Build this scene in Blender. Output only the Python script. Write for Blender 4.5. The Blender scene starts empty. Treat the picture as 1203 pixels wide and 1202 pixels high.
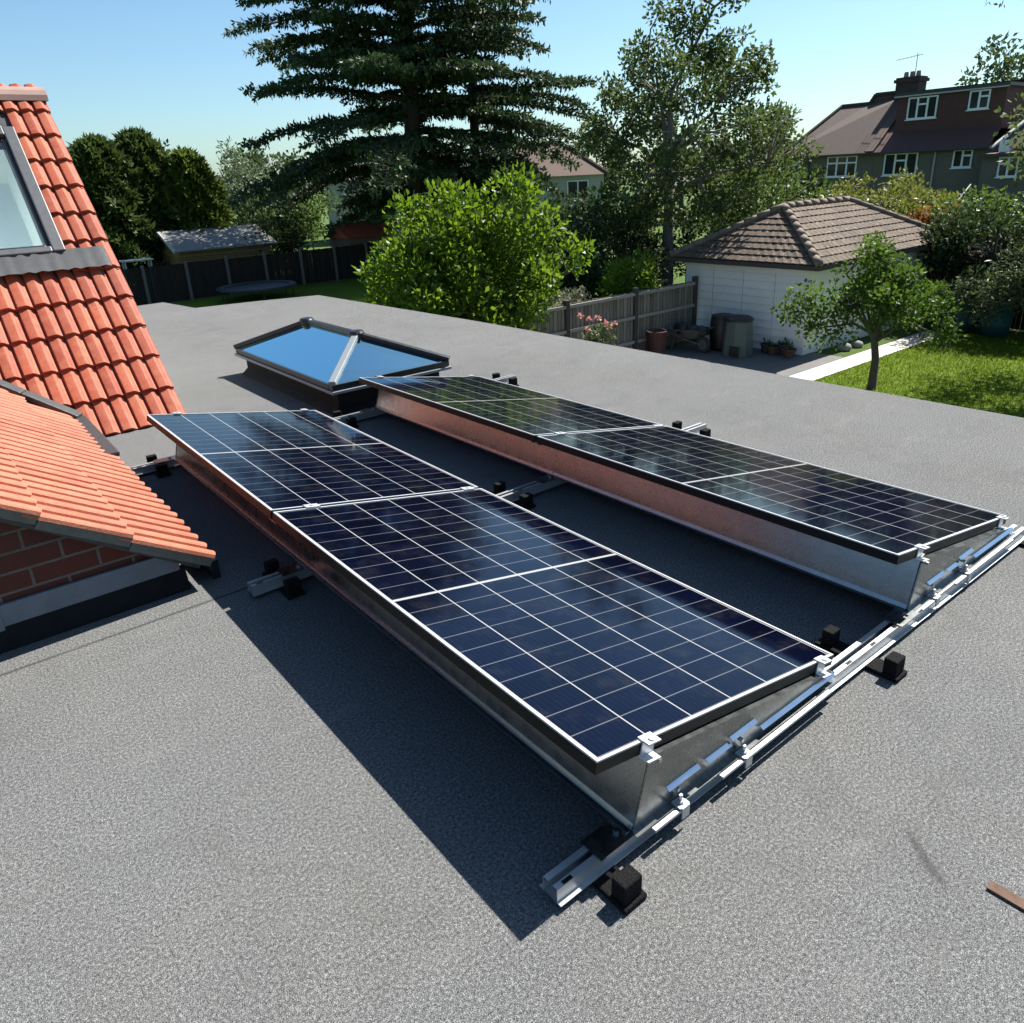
import bpy, math, random
import numpy as np
from mathutils import Vector, Matrix
R = math.radians
sc = bpy.context.scene
col = sc.collection
rng = np.random.default_rng(7)
random.seed(7)
SKY, SUNE, EXPO = .060, 5.0, 1.25
GZ = -2.8          # garden level; the flat roof is z = 0

# ------------------------------------------------------------------ helpers
def tag(o, label=None, cat=None, group=None, kind=None):
    if label: o['label'] = label
    if cat: o['category'] = cat
    if group: o['group'] = group
    if kind: o['kind'] = kind
    return o

def empty(name, loc, label=None, cat=None, group=None, rz=0):
    o = bpy.data.objects.new(name, None)
    o.empty_display_size = .2
    o.location = loc
    o.rotation_euler = (0, 0, rz)
    col.objects.link(o)
    return tag(o, label, cat, group)

def origin_of(o):
    v = Vector((0, 0, 0))
    while o is not None:
        v += o.location
        o = o.parent
    return v

class MB:
    """collects faces in world coordinates and links them as one mesh"""
    def __init__(s): s.v = []; s.f = []; s.m = []
    def add(s, vs, fs, mi=0):
        b = len(s.v)
        s.v += [tuple(v) for v in vs]
        for f in fs: s.f.append(tuple(b + i for i in f)); s.m.append(mi)
    def quad(s, a, b, c, d, mi=0): s.add([a, b, c, d], [(0, 1, 2, 3)], mi)
    def obox(s, c, ax, h, mi=0):
        c = Vector(c); ax = [Vector(a) for a in ax]
        vs = []
        for i in (-1, 1):
            for j in (-1, 1):
                for k in (-1, 1): vs.append(c + ax[0]*h[0]*i + ax[1]*h[1]*j + ax[2]*h[2]*k)
        s.add(vs, [(0,1,3,2),(4,6,7,5),(0,4,5,1),(2,3,7,6),(0,2,6,4),(1,5,7,3)], mi)
    def box(s, a, b, mi=0):
        c = [(a[i]+b[i])/2 for i in range(3)]; h = [abs(b[i]-a[i])/2 for i in range(3)]
        s.obox(c, ((1,0,0),(0,1,0),(0,0,1)), h, mi)
    def prism(s, poly, d, mi=0):
        """poly: 3d points, d: extrusion vector"""
        n = len(poly); d = Vector(d); p = [Vector(q) for q in poly]
        vs = p + [q + d for q in p]
        fs = [tuple(range(n))[::-1], tuple(range(n, 2*n))]
        fs += [(i, (i+1) % n, n+(i+1) % n, n+i) for i in range(n)]
        s.add(vs, fs, mi)
    def bar(s, a, b, w, h, up=(0,0,1), mi=0):
        a = Vector(a); b = Vector(b); d = b-a; L = d.length; d.normalize()
        x = d.cross(Vector(up)).normalized(); z = x.cross(d)
        s.obox((a+b)/2, (d, x, z), (L/2, w/2, h/2), mi)
    def tube(s, pts, rad, n=7, mi=0, cap=True):
        pts = [Vector(p) for p in pts]
        if not hasattr(rad, '__len__'): rad = [rad]*len(pts)
        rings = []
        for i, p in enumerate(pts):
            d = (pts[min(i+1, len(pts)-1)] - pts[max(i-1, 0)]).normalized()
            x = d.cross(Vector((0.13, .31, 1)) if abs(d.z) < .95 else Vector((1, 0.1, 0))).normalized()
            y = d.cross(x)
            rings += [p + (x*math.cos(2*math.pi*k/n) + y*math.sin(2*math.pi*k/n))*rad[i] for k in range(n)]
        fs = []
        for i in range(len(pts)-1):
            for k in range(n): fs.append((i*n+k, i*n+(k+1) % n, (i+1)*n+(k+1) % n, (i+1)*n+k))
        if cap: fs += [tuple(range(n))[::-1], tuple((len(pts)-1)*n+k for k in range(n))]
        s.add(rings, fs, mi)
    def lathe(s, c, prof, n=20, mi=0):
        c = Vector(c); vs = []; fs = []
        for r, z in prof: vs += [c + Vector((r*math.cos(2*math.pi*k/n), r*math.sin(2*math.pi*k/n), z)) for k in range(n)]
        for i in range(len(prof)-1):
            for k in range(n): fs.append((i*n+k, i*n+(k+1) % n, (i+1)*n+(k+1) % n, (i+1)*n+k))
        s.add(vs, fs, mi)
    def build(s, name, mats, parent=None, smooth=False, bevel=0, local=False):
        me = bpy.data.meshes.new(name)
        off = Vector((0,0,0)) if (local or parent is None) else origin_of(parent)
        me.from_pydata([(v[0]-off.x, v[1]-off.y, v[2]-off.z) for v in s.v], [], s.f)
        if not isinstance(mats, (list, tuple)): mats = [mats]
        for m in mats: me.materials.append(m)
        me.polygons.foreach_set('material_index', s.m)
        if smooth: me.polygons.foreach_set('use_smooth', [True]*len(s.f))
        me.update()
        o = bpy.data.objects.new(name, me); col.objects.link(o)
        if parent is not None: o.parent = parent
        if bevel:
            b = o.modifiers.new('bevel', 'BEVEL'); b.width = bevel; b.segments = 2; b.limit_method = 'ANGLE'
        return o

def copy_tree(o, parent=None):
    c = o.copy(); col.objects.link(c)
    if parent is not None: c.parent = parent
    for ch in list(o.children): copy_tree(ch, c)
    return c

# ------------------------------------------------------------------ materials
def new_mat(name):
    m = bpy.data.materials.new(name); m.use_nodes = True
    nt = m.node_tree; nt.nodes.clear()
    out = nt.nodes.new('ShaderNodeOutputMaterial')
    return m, nt, out
def N(nt, t, **kw):
    n = nt.nodes.new(t)
    for k, v in kw.items():
        if k.startswith('i_'):
            n.inputs[k[2:].replace('_', ' ')].default_value = v
        else: setattr(n, k, v)
    return n
def L(nt, a, b): nt.links.new(a, b)
def math_n(nt, op, a, b=None, c=None):
    n = nt.nodes.new('ShaderNodeMath'); n.operation = op
    for i, v in enumerate((a, b, c)):
        if v is None: continue
        if isinstance(v, (int, float)): n.inputs[i].default_value = v
        else: nt.links.new(v, n.inputs[i])
    return n.outputs[0]
def mixc(nt, f, a, b, mode='MIX'):
    n = nt.nodes.new('ShaderNodeMix'); n.data_type = 'RGBA'; n.blend_type = mode
    for s, v in ((n.inputs[0], f), (n.inputs[6], a), (n.inputs[7], b)):
        if isinstance(v, (int, float)): s.default_value = v
        elif isinstance(v, tuple): s.default_value = v + (1,) if len(v) == 3 else v
        else: nt.links.new(v, s)
    return n.outputs[2]
def ramp(nt, f, stops):
    n = nt.nodes.new('ShaderNodeValToRGB'); e = n.color_ramp.elements
    while len(e) < len(stops): e.new(.5)
    for i, (p, c) in enumerate(stops):
        e[i].position = p
        e[i].color = (c, c, c, 1) if isinstance(c, (int, float)) else tuple(c) + (1,)
    nt.links.new(f, n.inputs[0]); return n.outputs[0]
def noise(nt, vec, scale, detail=4, rough=.55):
    n = nt.nodes.new('ShaderNodeTexNoise'); n.inputs['Scale'].default_value = scale
    n.inputs['Detail'].default_value = detail; n.inputs['Roughness'].default_value = rough
    nt.links.new(vec, n.inputs['Vector']); return n.outputs['Fac']
def coords(nt, kind='Object'):
    return nt.nodes.new('ShaderNodeTexCoord').outputs[kind]
def worldpos(nt): return nt.nodes.new('ShaderNodeNewGeometry').outputs['Position']
def bump(nt, h, strength, dist):
    b = nt.nodes.new('ShaderNodeBump'); b.inputs['Strength'].default_value = strength; b.inputs['Distance'].default_value = dist
    nt.links.new(h, b.inputs['Height']); return b.outputs[0]
def pbr(nt, out, base, rough=.6, metal=0., spec=.5, normal=None, **kw):
    p = nt.nodes.new('ShaderNodeBsdfPrincipled')
    for s, v in (('Base Color', base), ('Roughness', rough), ('Metallic', metal), ('Specular IOR Level', spec)):
        if isinstance(v, tuple): p.inputs[s].default_value = v + (1,) if len(v) == 3 else v
        elif isinstance(v, (int, float)): p.inputs[s].default_value = v
        else: nt.links.new(v, p.inputs[s])
    for k, v in kw.items(): p.inputs[k.replace('_', ' ')].default_value = v
    if normal is not None: nt.links.new(normal, p.inputs['Normal'])
    if out is not None: nt.links.new(p.outputs[0], out.inputs[0])
    return p
def simple(name, c, rough=.6, metal=0., spec=.5, var=.15, scale=6., bumps=0., bscale=60., coord='Object'):
    """base colour broken up by two octaves of grime"""
    m, nt, out = new_mat(name); co = coords(nt, coord)
    f = noise(nt, co, scale, 6, .6)
    base = mixc(nt, f, tuple(x*(1-var) for x in c), tuple(min(1, x*(1+var)) for x in c))
    rf = math_n(nt, 'MULTIPLY_ADD', noise(nt, co, scale*2.7, 5), .25, max(0, rough-.12))
    nrm = bump(nt, noise(nt, co, bscale, 4), bumps, .01) if bumps else None
    pbr(nt, out, base, rf, metal, spec, nrm)
    return m

def m_felt():
    m, nt, out = new_mat('mineral_felt'); co = worldpos(nt)
    g1 = noise(nt, co, 400, 2, .5)                 # mineral granules
    g2 = noise(nt, co, 125, 3, .6)
    big = noise(nt, co, .9, 5, .6)
    mid = noise(nt, co, 5.5, 5, .62)
    g = math_n(nt, 'ADD', math_n(nt, 'MULTIPLY', g1, .6), math_n(nt, 'MULTIPLY', g2, .4))
    gran = ramp(nt, g, [(.35, (.026, .028, .030)), (.46, (.108, .110, .110)), (.54, (.178, .180, .179)), (.66, (.42, .42, .415))])
    tone = ramp(nt, math_n(nt, 'ADD', math_n(nt, 'MULTIPLY', big, .6), math_n(nt, 'MULTIPLY', mid, .4)), [(.28, .66), (.42, .79), (.56, .85), (.72, .94)])
    c = mixc(nt, 1., gran, tone, 'MULTIPLY')
    warm = noise(nt, co, 1.7, 3)
    c = mixc(nt, ramp(nt, warm, [(.45, 0.), (.75, .18)]), c, mixc(nt, 1., c, (1.1, 1., .86), 'MULTIPLY'))
    # lap joints of the felt rolls, running along x, one metre apart
    sep = N(nt, 'ShaderNodeSeparateXYZ'); L(nt, co, sep.inputs[0])
    wob = math_n(nt, 'MULTIPLY', math_n(nt, 'SUBTRACT', noise(nt, co, 3.5, 2), .5), .012)
    y = math_n(nt, 'ADD', math_n(nt, 'SUBTRACT', sep.outputs[1], 1.885), wob)
    fr = math_n(nt, 'ABSOLUTE', math_n(nt, 'SUBTRACT', math_n(nt, 'FRACT', math_n(nt, 'ADD', y, .5)), .5))
    seam = ramp(nt, fr, [(0., 1.), (.004, .8), (.011, 0.)])
    near = ramp(nt, math_n(nt, 'ABSOLUTE', y), [(.2, .75), (.6, .07)])
    xm = ramp(nt, sep.outputs[0], [(.1, 1.), (.5, .12)])
    c = mixc(nt, math_n(nt, 'MULTIPLY', math_n(nt, 'MULTIPLY', seam, near), xm), c, (.03, .03, .032))
    # scuffs: a few dark dragged marks
    mp = N(nt, 'ShaderNodeMapping'); L(nt, co, mp.inputs[0])
    mp.inputs['Rotation'].default_value = (0, 0, R(-12)); mp.inputs['Scale'].default_value = (2.2, 13, 1)
    sc_ = noise(nt, mp.outputs[0], 1.6, 3, .5)
    c = mixc(nt, ramp(nt, sc_, [(.71, 0.), (.78, .5)]), c, (.055, .055, .055))
    st = noise(nt, co, 1.1, 3, .55)          # dried puddle rims
    c = mixc(nt, ramp(nt, st, [(.555, 0.), (.575, .16), (.60, .03), (.64, .09), (.7, 0.)]), c, (.075, .073, .066))
    mp2 = N(nt, 'ShaderNodeMapping'); L(nt, co, mp2.inputs[0]); mp2.inputs['Scale'].default_value = (1, 3.5, 1)
    lt = noise(nt, mp2.outputs[0], 2.1, 6, .7)
    c = mixc(nt, ramp(nt, lt, [(.56, 0.), (.75, .22)]), c, (.26, .25, .23))
    mo = noise(nt, co, 26, 2)
    c = mixc(nt, ramp(nt, mo, [(.73, 0.), (.8, .45)]), c, (.06, .06, .055))
    # one long scrape
    px = math_n(nt, 'SUBTRACT', sep.outputs[0], .60); py = math_n(nt, 'SUBTRACT', sep.outputs[1], -.47)
    a = R(52)
    u = math_n(nt, 'ADD', math_n(nt, 'MULTIPLY', px, math.cos(a)), math_n(nt, 'MULTIPLY', py, math.sin(a)))
    v = math_n(nt, 'SUBTRACT', math_n(nt, 'MULTIPLY', py, math.cos(a)), math_n(nt, 'MULTIPLY', px, math.sin(a)))
    v = math_n(nt, 'ADD', v, math_n(nt, 'MULTIPLY', math_n(nt, 'SUBTRACT', mid, .5), .05))
    sm = math_n(nt, 'MULTIPLY', ramp(nt, math_n(nt, 'ABSOLUTE', u), [(.05, 1.), (.1, 0.)]), ramp(nt, math_n(nt, 'ABSOLUTE', v), [(.004, .6), (.016, 0.)]))
    c = mixc(nt, sm, c, (.045, .045, .045))
    pbr(nt, out, c, .95, 0, .06, bump(nt, g, .9, .006))
    return m

def m_tile(name, c0, c1, light, dark):
    m, nt, out = new_mat(name); co = worldpos(nt)
    rnd = nt.nodes.new('ShaderNodeNewGeometry').outputs['Random Per Island']
    c = mixc(nt, rnd, c0, c1)
    n1 = noise(nt, co, 14, 6, .65)
    c = mixc(nt, ramp(nt, n1, [(.42, 0.), (.75, .55)]), c, light)
    bigt = noise(nt, co, 1.6, 4, .6)
    c = mixc(nt, ramp(nt, bigt, [(.48, 0.), (.72, .35)]), c, dark)
    n2 = noise(nt, co, 55, 4, .7)
    c = mixc(nt, ramp(nt, n2, [(.56, 0.), (.72, .55)]), c, dark)
    pbr(nt, out, c, .62, 0, .4, bump(nt, noise(nt, co, 120, 3), .4, .004))
    return m

def m_old_tile():
    m, nt, out = new_mat('weathered_tile'); co = worldpos(nt)
    rnd = nt.nodes.new('ShaderNodeNewGeometry').outputs['Random Per Island']
    c = mixc(nt, rnd, (.060, .040, .029), (.125, .080, .058))
    n1 = noise(nt, co, 3.2, 6, .7)
    c = mixc(nt, ramp(nt, n1, [(.4, 0.), (.66, .7)]), c, (.10, .085, .06))
    n2 = noise(nt, co, 11, 4, .75)
    c = mixc(nt, ramp(nt, n2, [(.57, 0.), (.66, .75)]), c, (.30, .265, .22))   # lichen
    pbr(nt, out, c, .85, 0, .3, bump(nt, n2, .5, .01))
    return m

def m_brick():
    m, nt, out = new_mat('red_brick'); co = coords(nt)
    sep = N(nt, 'ShaderNodeSeparateXYZ'); L(nt, co, sep.inputs[0])
    cm = N(nt, 'ShaderNodeCombineXYZ'); L(nt, sep.outputs[0], cm.inputs[0]); L(nt, sep.outputs[2], cm.inputs[1])
    b = N(nt, 'ShaderNodeTexBrick'); L(nt, cm.outputs[0], b.inputs[0])
    b.inputs['Scale'].default_value = 1; b.inputs['Brick Width'].default_value = .225; b.inputs['Row Height'].default_value = .075
    b.inputs['Mortar Size'].default_value = .006; b.inputs['Mortar Smooth'].default_value = .2
    b.inputs['Color1'].default_value = (.085, .021, .013, 1); b.inputs['Color2'].default_value = (.13, .032, .02, 1)
    b.inputs['Mortar'].default_value = (.16, .14, .12, 1)
    n1 = noise(nt, co, 40, 5, .7); n9 = noise(nt, co, 6, 4, .6)
    c = mixc(nt, math_n(nt, 'MULTIPLY', n1, .6), b.outputs[0], (.07, .025, .02))
    c = mixc(nt, ramp(nt, n9, [(.5, 0.), (.75, .45)]), c, (.05, .03, .026))
    h = math_n(nt, 'ADD', math_n(nt, 'MULTIPLY', b.outputs['Fac'], -1.), math_n(nt, 'MULTIPLY', n1, .3))
    pbr(nt, out, c, .85, 0, .3, bump(nt, h, .8, .006))
    return m

def m_cells():
    """6 x 20 half cells under glass, white back sheet in the gaps"""
    m, nt, out = new_mat('solar_cells'); co = coords(nt)
    sep = N(nt, 'ShaderNodeSeparateXYZ'); L(nt, co, sep.inputs[0])
    W, H = PW, PL
    mx, my = .013, .013
    px = (W-2*mx)/6; half = H/2-my-.006; py = half/10
    def line(v, p, w):
        fr = math_n(nt, 'ABSOLUTE', math_n(nt, 'SUBTRACT', math_n(nt, 'FRACT', math_n(nt, 'ADD', math_n(nt, 'DIVIDE', v, p), .5)), .5))
        return math_n(nt, 'LESS_THAN', fr, w/p/2)
    x = math_n(nt, 'SUBTRACT', sep.outputs[0], mx)
    yc = math_n(nt, 'SUBTRACT', math_n(nt, 'ABSOLUTE', math_n(nt, 'SUBTRACT', sep.outputs[1], H/2)), .006)
    lx = line(x, px, .0042); ly = line(yc, py, .0032)
    mid = math_n(nt, 'LESS_THAN', yc, 0.)
    grid = math_n(nt, 'MAXIMUM', lx, mid)
    # thin busbars along the slope of the half cells
    bx = line(x, px/9, .0007)
    fx = math_n(nt, 'FLOOR', math_n(nt, 'DIVIDE', x, px)); fy = math_n(nt, 'FLOOR', math_n(nt, 'DIVIDE', sep.outputs[1], py))
    cmb = N(nt, 'ShaderNodeCombineXYZ'); L(nt, fx, cmb.inputs[0]); L(nt, fy, cmb.inputs[1])
    wn = N(nt, 'ShaderNodeTexWhiteNoise'); L(nt, cmb.outputs[0], wn.inputs[0])
    cell = mixc(nt, wn.outputs[0], (.0007, .0013, .0055), (.0010, .0019, .0095))
    cell = mixc(nt, math_n(nt, 'MULTIPLY', bx, .35), cell, (.03, .033, .04))
    c = mixc(nt, math_n(nt, 'MULTIPLY', ly, .6), cell, (.15, .155, .165))
    c = mixc(nt, grid, c, (.29, .29, .29))
    dust = noise(nt, co, 7, 6, .7)
    c = mixc(nt, ramp(nt, dust, [(.5, 0.), (.9, .05)]), c, (.3, .28, .25))
    rf = math_n(nt, 'MULTIPLY_ADD', dust, .05, .05)   # textured solar glass, blue anti-reflection coat
    p = pbr(nt, out, c, rf, 0, .40)
    p.inputs['Specular Tint'].default_value = (.38, .60, 1., 1)
    p.inputs['IOR'].default_value = 1.36
    return m

def m_metal(name, c, rough, spangle=0.):
    m, nt, out = new_mat(name); co = coords(nt)
    n1 = noise(nt, co, 9, 5, .65)
    base = mixc(nt, n1, tuple(x*.82 for x in c), tuple(min(1, x*1.1) for x in c))
    if spangle:
        vo = N(nt, 'ShaderNodeTexVoronoi'); vo.inputs['Scale'].default_value = 90; L(nt, co, vo.inputs['Vector'])
        base = mixc(nt, math_n(nt, 'MULTIPLY', vo.outputs['Color'], spangle), base, (.75, .76, .78))
    rf = math_n(nt, 'MULTIPLY_ADD', noise(nt, co, 21, 4), .2, rough-.1)
    pbr(nt, out, base, rf, 1., .5)
    return m

def m_glass(name, tint=(.9, .95, .97), boost=1.0, rough=0.005, ior=1.5, refl=(.95, .97, 1)):
    m, nt, out = new_mat(name)
    t = N(nt, 'ShaderNodeBsdfTransparent'); t.inputs[0].default_value = tint + (1,)
    g = N(nt, 'ShaderNodeBsdfGlossy'); g.inputs['Roughness'].default_value = rough; g.inputs['Color'].default_value = refl + (1,)
    fr = N(nt, 'ShaderNodeFresnel')   # thin pane: same reflectance from both sides
    bf = nt.nodes.new('ShaderNodeNewGeometry').outputs['Backfacing']
    L(nt, math_n(nt, 'MULTIPLY_ADD', bf, 1/ior-ior, ior), fr.inputs[0])
    f = math_n(nt, 'MINIMUM', math_n(nt, 'MULTIPLY', fr.outputs[0], boost), 1.)
    mx = N(nt, 'ShaderNodeMixShader'); L(nt, f, mx.inputs[0]); L(nt, t.outputs[0], mx.inputs[1]); L(nt, g.outputs[0], mx.inputs[2])
    L(nt, mx.outputs[0], out.inputs[0])
    return m

def m_leaf(name, c0, c1, trans=.35, tcol=None, rough=.5, spec=.35):
    m, nt, out = new_mat(name)
    geo = nt.nodes.new('ShaderNodeNewGeometry')
    clump = noise(nt, geo.outputs['Position'], .9, 3, .6)
    f = math_n(nt, 'ADD', math_n(nt, 'MULTIPLY', geo.outputs['Random Per Island'], .6), math_n(nt, 'MULTIPLY', clump, .4))
    c = mixc(nt, ramp(nt, f, [(.2, 0.), (.8, 1.)]), c0, c1)
    p = pbr(nt, None, c, rough, 0, spec)
    tr = N(nt, 'ShaderNodeBsdfTranslucent')
    tc = tcol or tuple(min(1, x*1.6) for x in c1)
    L(nt, mixc(nt, .6, c, tc), tr.inputs[0])
    mx = N(nt, 'ShaderNodeMixShader'); mx.inputs[0].default_value = trans
    L(nt, p.outputs[0], mx.inputs[1]); L(nt, tr.outputs[0], mx.inputs[2]); L(nt, mx.outputs[0], out.inputs[0])
    return m

def m_grass(name, c0, c1, c2):
    m, nt, out = new_mat(name); co = worldpos(nt)
    n1 = noise(nt, co, .8, 5, .6); n2 = noise(nt, co, 22, 5, .75); n3 = noise(nt, co, 3.3, 4)
    c = mixc(nt, ramp(nt, n1, [(.3, 0.), (.7, 1.)]), c0, c1)
    c = mixc(nt, ramp(nt, n2, [(.4, 0.), (.72, .8)]), c, c2)
    c = mixc(nt, ramp(nt, n3, [(.55, 0.), (.75, .4)]), c, c0)
    pbr(nt, out, c, .9, 0, .15, bump(nt, n2, 1., .05))
    return m

def m_boards(name, c0, c1, width, axis=0, dark=.3):
    """vertical boards with their own tone, grain and gaps (pattern of one panel)"""
    m, nt, out = new_mat(name); co = coords(nt)
    sep = N(nt, 'ShaderNodeSeparateXYZ'); L(nt, co, sep.inputs[0])
    x = math_n(nt, 'DIVIDE', sep.outputs[axis], width)
    wn = N(nt, 'ShaderNodeTexWhiteNoise'); wn.noise_dimensions = '1D'; L(nt, math_n(nt, 'FLOOR', x), wn.inputs['W'])
    c = mixc(nt, wn.outputs[0], c0, c1)
    mp = N(nt, 'ShaderNodeMapping'); L(nt, co, mp.inputs[0])
    s = [14, 14, 14]; s[2 if axis != 2 else 1] = 1.2; mp.inputs['Scale'].default_value = s
    g = noise(nt, mp.outputs[0], 1.5, 5, .7)
    c = mixc(nt, ramp(nt, g, [(.35, 0.), (.75, .65)]), c, tuple(v*dark for v in c0))
    fr = math_n(nt, 'ABSOLUTE', math_n(nt, 'SUBTRACT', math_n(nt, 'FRACT', x), .5))
    gap = math_n(nt, 'GREATER_THAN', fr, .5-.006/width)
    c = mixc(nt, gap, c, (.008, .007, .006))
    pbr(nt, out, c, .85, 0, .25, bump(nt, math_n(nt, 'SUBTRACT', g, gap), .5, .01))
    return m

PW, PL = 1.03, 1.78
M = {}
M['felt'] = m_felt()
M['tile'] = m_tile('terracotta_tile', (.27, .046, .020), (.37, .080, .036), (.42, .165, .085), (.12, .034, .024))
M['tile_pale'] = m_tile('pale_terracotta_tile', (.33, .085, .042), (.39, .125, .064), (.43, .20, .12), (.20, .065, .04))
M['ridge_tile'] = simple('ridge_tile', (.30, .19, .16), .8, var=.3)
M['old_tile'] = m_old_tile()
M['old_hip'] = simple('old_hip_tile', (.15, .115, .09), .85, var=.5, scale=9, bumps=.5, bscale=30)
M['brick'] = m_brick()
M['lead'] = simple('sheet_lead', (.14, .155, .18), .6, .2, .4, var=.3, scale=12, bumps=.25, bscale=25)
M['apron'] = simple('apron_grey', (.062, .064, .068), .7, 0, .3, var=.3, scale=14)
M['lead_dark'] = simple('dark_lead', (.045, .047, .05), .5, .2, .5, var=.3, scale=12, bumps=.2, bscale=25)
M['mortar'] = simple('mortar_undercloak', (.13, .12, .10), .9, var=.45, scale=22, bumps=.9, bscale=45)
M['cells'] = m_cells()
M['black_frame'] = simple('black_anodised', (.004, .004, .0045), .5, 0, .22, var=.2)
M['lip'] = simple('sky_sheen_lip', (.46, .47, .48), .4, .25, .5, var=.06)  # lip of the black frame, its sky reflection painted in as pale grey
M['galv'] = m_metal('galvanised_steel', (.30, .31, .312), .28, .08)
M['plate'] = m_metal('plate_steel', (.20, .215, .21), .27, .12)
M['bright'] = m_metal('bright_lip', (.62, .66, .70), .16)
M['alu'] = simple('aluminium', (.56, .57, .58), .36, .55, .5, var=.1)
M['rail'] = simple('rail_steel', (.44, .455, .46), .36, .6, .5, var=.15)
M['zinc'] = m_metal('zinc_bolt', (.55, .55, .53), .35)
M['rubber'] = simple('recycled_rubber', (.007, .007, .0075), .85, 0, .15, var=.6, scale=90, bumps=.8, bscale=160)
M['grey_pvc'] = simple('lantern_grey', (.19, .205, .22), .4, 0, .5, var=.06)
M['anthracite'] = simple('anthracite_frame', (.012, .013, .015), .35, 0, .5, var=.15)
M['kerb'] = simple('black_membrane', (.005, .0055, .0065), .7, 0, .2, var=.3, bumps=.2)
M['lglass'] = m_glass('lantern_glass', (.15, .30, .55), 7.5, .01, 1.5, (.58, .92, 1.))
M['win_grey'] = simple('window_grey', (.062, .066, .072), .45, 0, .5, var=.1)
M['wglass'] = m_glass('roof_window_glass', (.95, .98, .97), 2.2, .004)
M['white_room'] = simple('white_reveal', (.86, .93, .90), .8, var=.03)
M['render'] = simple('grey_render', (.38, .37, .35), .9, var=.1)
M['white_paint'] = simple('white_painted_boards', (.70, .70, .68), .7, 0, .3, var=.12, scale=2.2)
M['upvc'] = simple('white_upvc', (.78, .8, .8), .4, var=.03)
M['pebbledash'] = simple('grey_pebbledash', (.145, .130, .100), .95, var=.2, scale=3, bumps=.6, bscale=70)
M['wall_brown'] = simple('brown_brickwork', (.16, .11, .08), .9, var=.2, scale=3)
M['plain_tile'] = simple('brown_plain_tile', (.075, .050, .038), .85, var=.35, scale=5, bumps=.8, bscale=22)
M['purple_tile'] = simple('plum_hung_tile', (.085, .036, .030), .8, var=.25, scale=6, bumps=.7, bscale=22)
M['redtile'] = simple('old_red_tile', (.105, .066, .05), .85, var=.3, scale=5, bumps=.6, bscale=22)
M['slate'] = simple('far_slate', (.19, .185, .18), .8, var=.2, scale=2)
M['dark_glass'] = simple('dark_window', (.02, .024, .028), .06, 0, .8, var=.4, scale=.8)
M['fascia'] = simple('pale_fascia', (.42, .42, .41), .7, var=.1)
M['chim'] = simple('sooty_brick', (.055, .038, .034), .9, var=.4, scale=8, bumps=.5)
M['concrete'] = simple('pale_concrete', (.50, .47, .42), .9, var=.2, scale=4, bumps=.3, bscale=50)
M['post_conc'] = simple('concrete_post', (.12, .108, .094), .9, var=.25, scale=8)
M['soil'] = simple('dark_soil', (.05, .045, .04), .95, var=.4, scale=6, bumps=1., bscale=30)
M['patio'] = simple('grey_paving', (.12, .115, .11), .9, var=.25, scale=3, bumps=.3)
M['fence_dark'] = m_boards('shade_dark_boards', (.022, .017, .014), (.034, .026, .021), .12)  # shade of the unlit fence side is put into the board colour
M['fence_grey'] = m_boards('weathered_grey_boards', (.165, .142, .115), (.30, .26, .215), .12)
M['fence_rail'] = simple('weathered_rail', (.28, .25, .22), .9, var=.35, scale=9)
M['fence_post'] = simple('dark_oak_post', (.055, .045, .04), .9, var=.3, scale=9)
M['fence_red'] = m_boards('red_brown_boards', (.16, .075, .045), (.24, .115, .07), .14, axis=1)
M['wood_tan'] = m_boards('tan_shed_boards', (.25, .165, .06), (.33, .22, .09), .12, axis=2)
M['shed_felt'] = simple('shed_felt', (.20, .20, .195), .95, var=.15, scale=3)
M['bark'] = simple('bark', (.075, .06, .048), .95, var=.4, scale=12, bumps=.9, bscale=18)
M['bark_pale'] = simple('pale_bark', (.17, .155, .135), .95, var=.5, scale=7, bumps=.7, bscale=18)
M['bin_green'] = simple('grey_green_plastic', (.075, .10, .095), .5, var=.12)
M['bin_black'] = simple('black_plastic', (.012, .013, .014), .5, var=.2)
M['teal'] = simple('teal_plastic', (.007, .048, .056), .5, var=.15)
M['pot'] = simple('clay_pot', (.085, .042, .032), .85, var=.3, scale=14)
M['pot_dark'] = simple('dark_pot', (.03, .03, .03), .7, var=.3)
M['sacking'] = simple('grey_sacking', (.2, .2, .19), .9, var=.3)
M['tub_red'] = simple('dull_red_tub', (.075, .028, .024), .7, var=.3)
M['tyre'] = simple('tyre_rubber', (.05, .047, .045), .85, var=.3)
M['steel_old'] = simple('old_steel', (.16, .17, .17), .5, .5, .5, var=.3)
M['wood_strip'] = m_boards('brown_strip_wood', (.10, .06, .042), (.14, .085, .06), .2)
M['white_obj'] = simple('white_garden_plastic', (.42, .42, .41), .6, var=.15)
M['navy'] = simple('navy_padding', (.02, .025, .05), .6, var=.2)
M['lawn'] = m_grass('lawn_grass', (.055, .105, .006), (.10, .165, .008), (.14, .20, .016))
M['rough'] = m_grass('rough_grass', (.045, .085, .015), (.07, .12, .02), (.10, .13, .04))
M['path'] = M['concrete']
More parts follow.
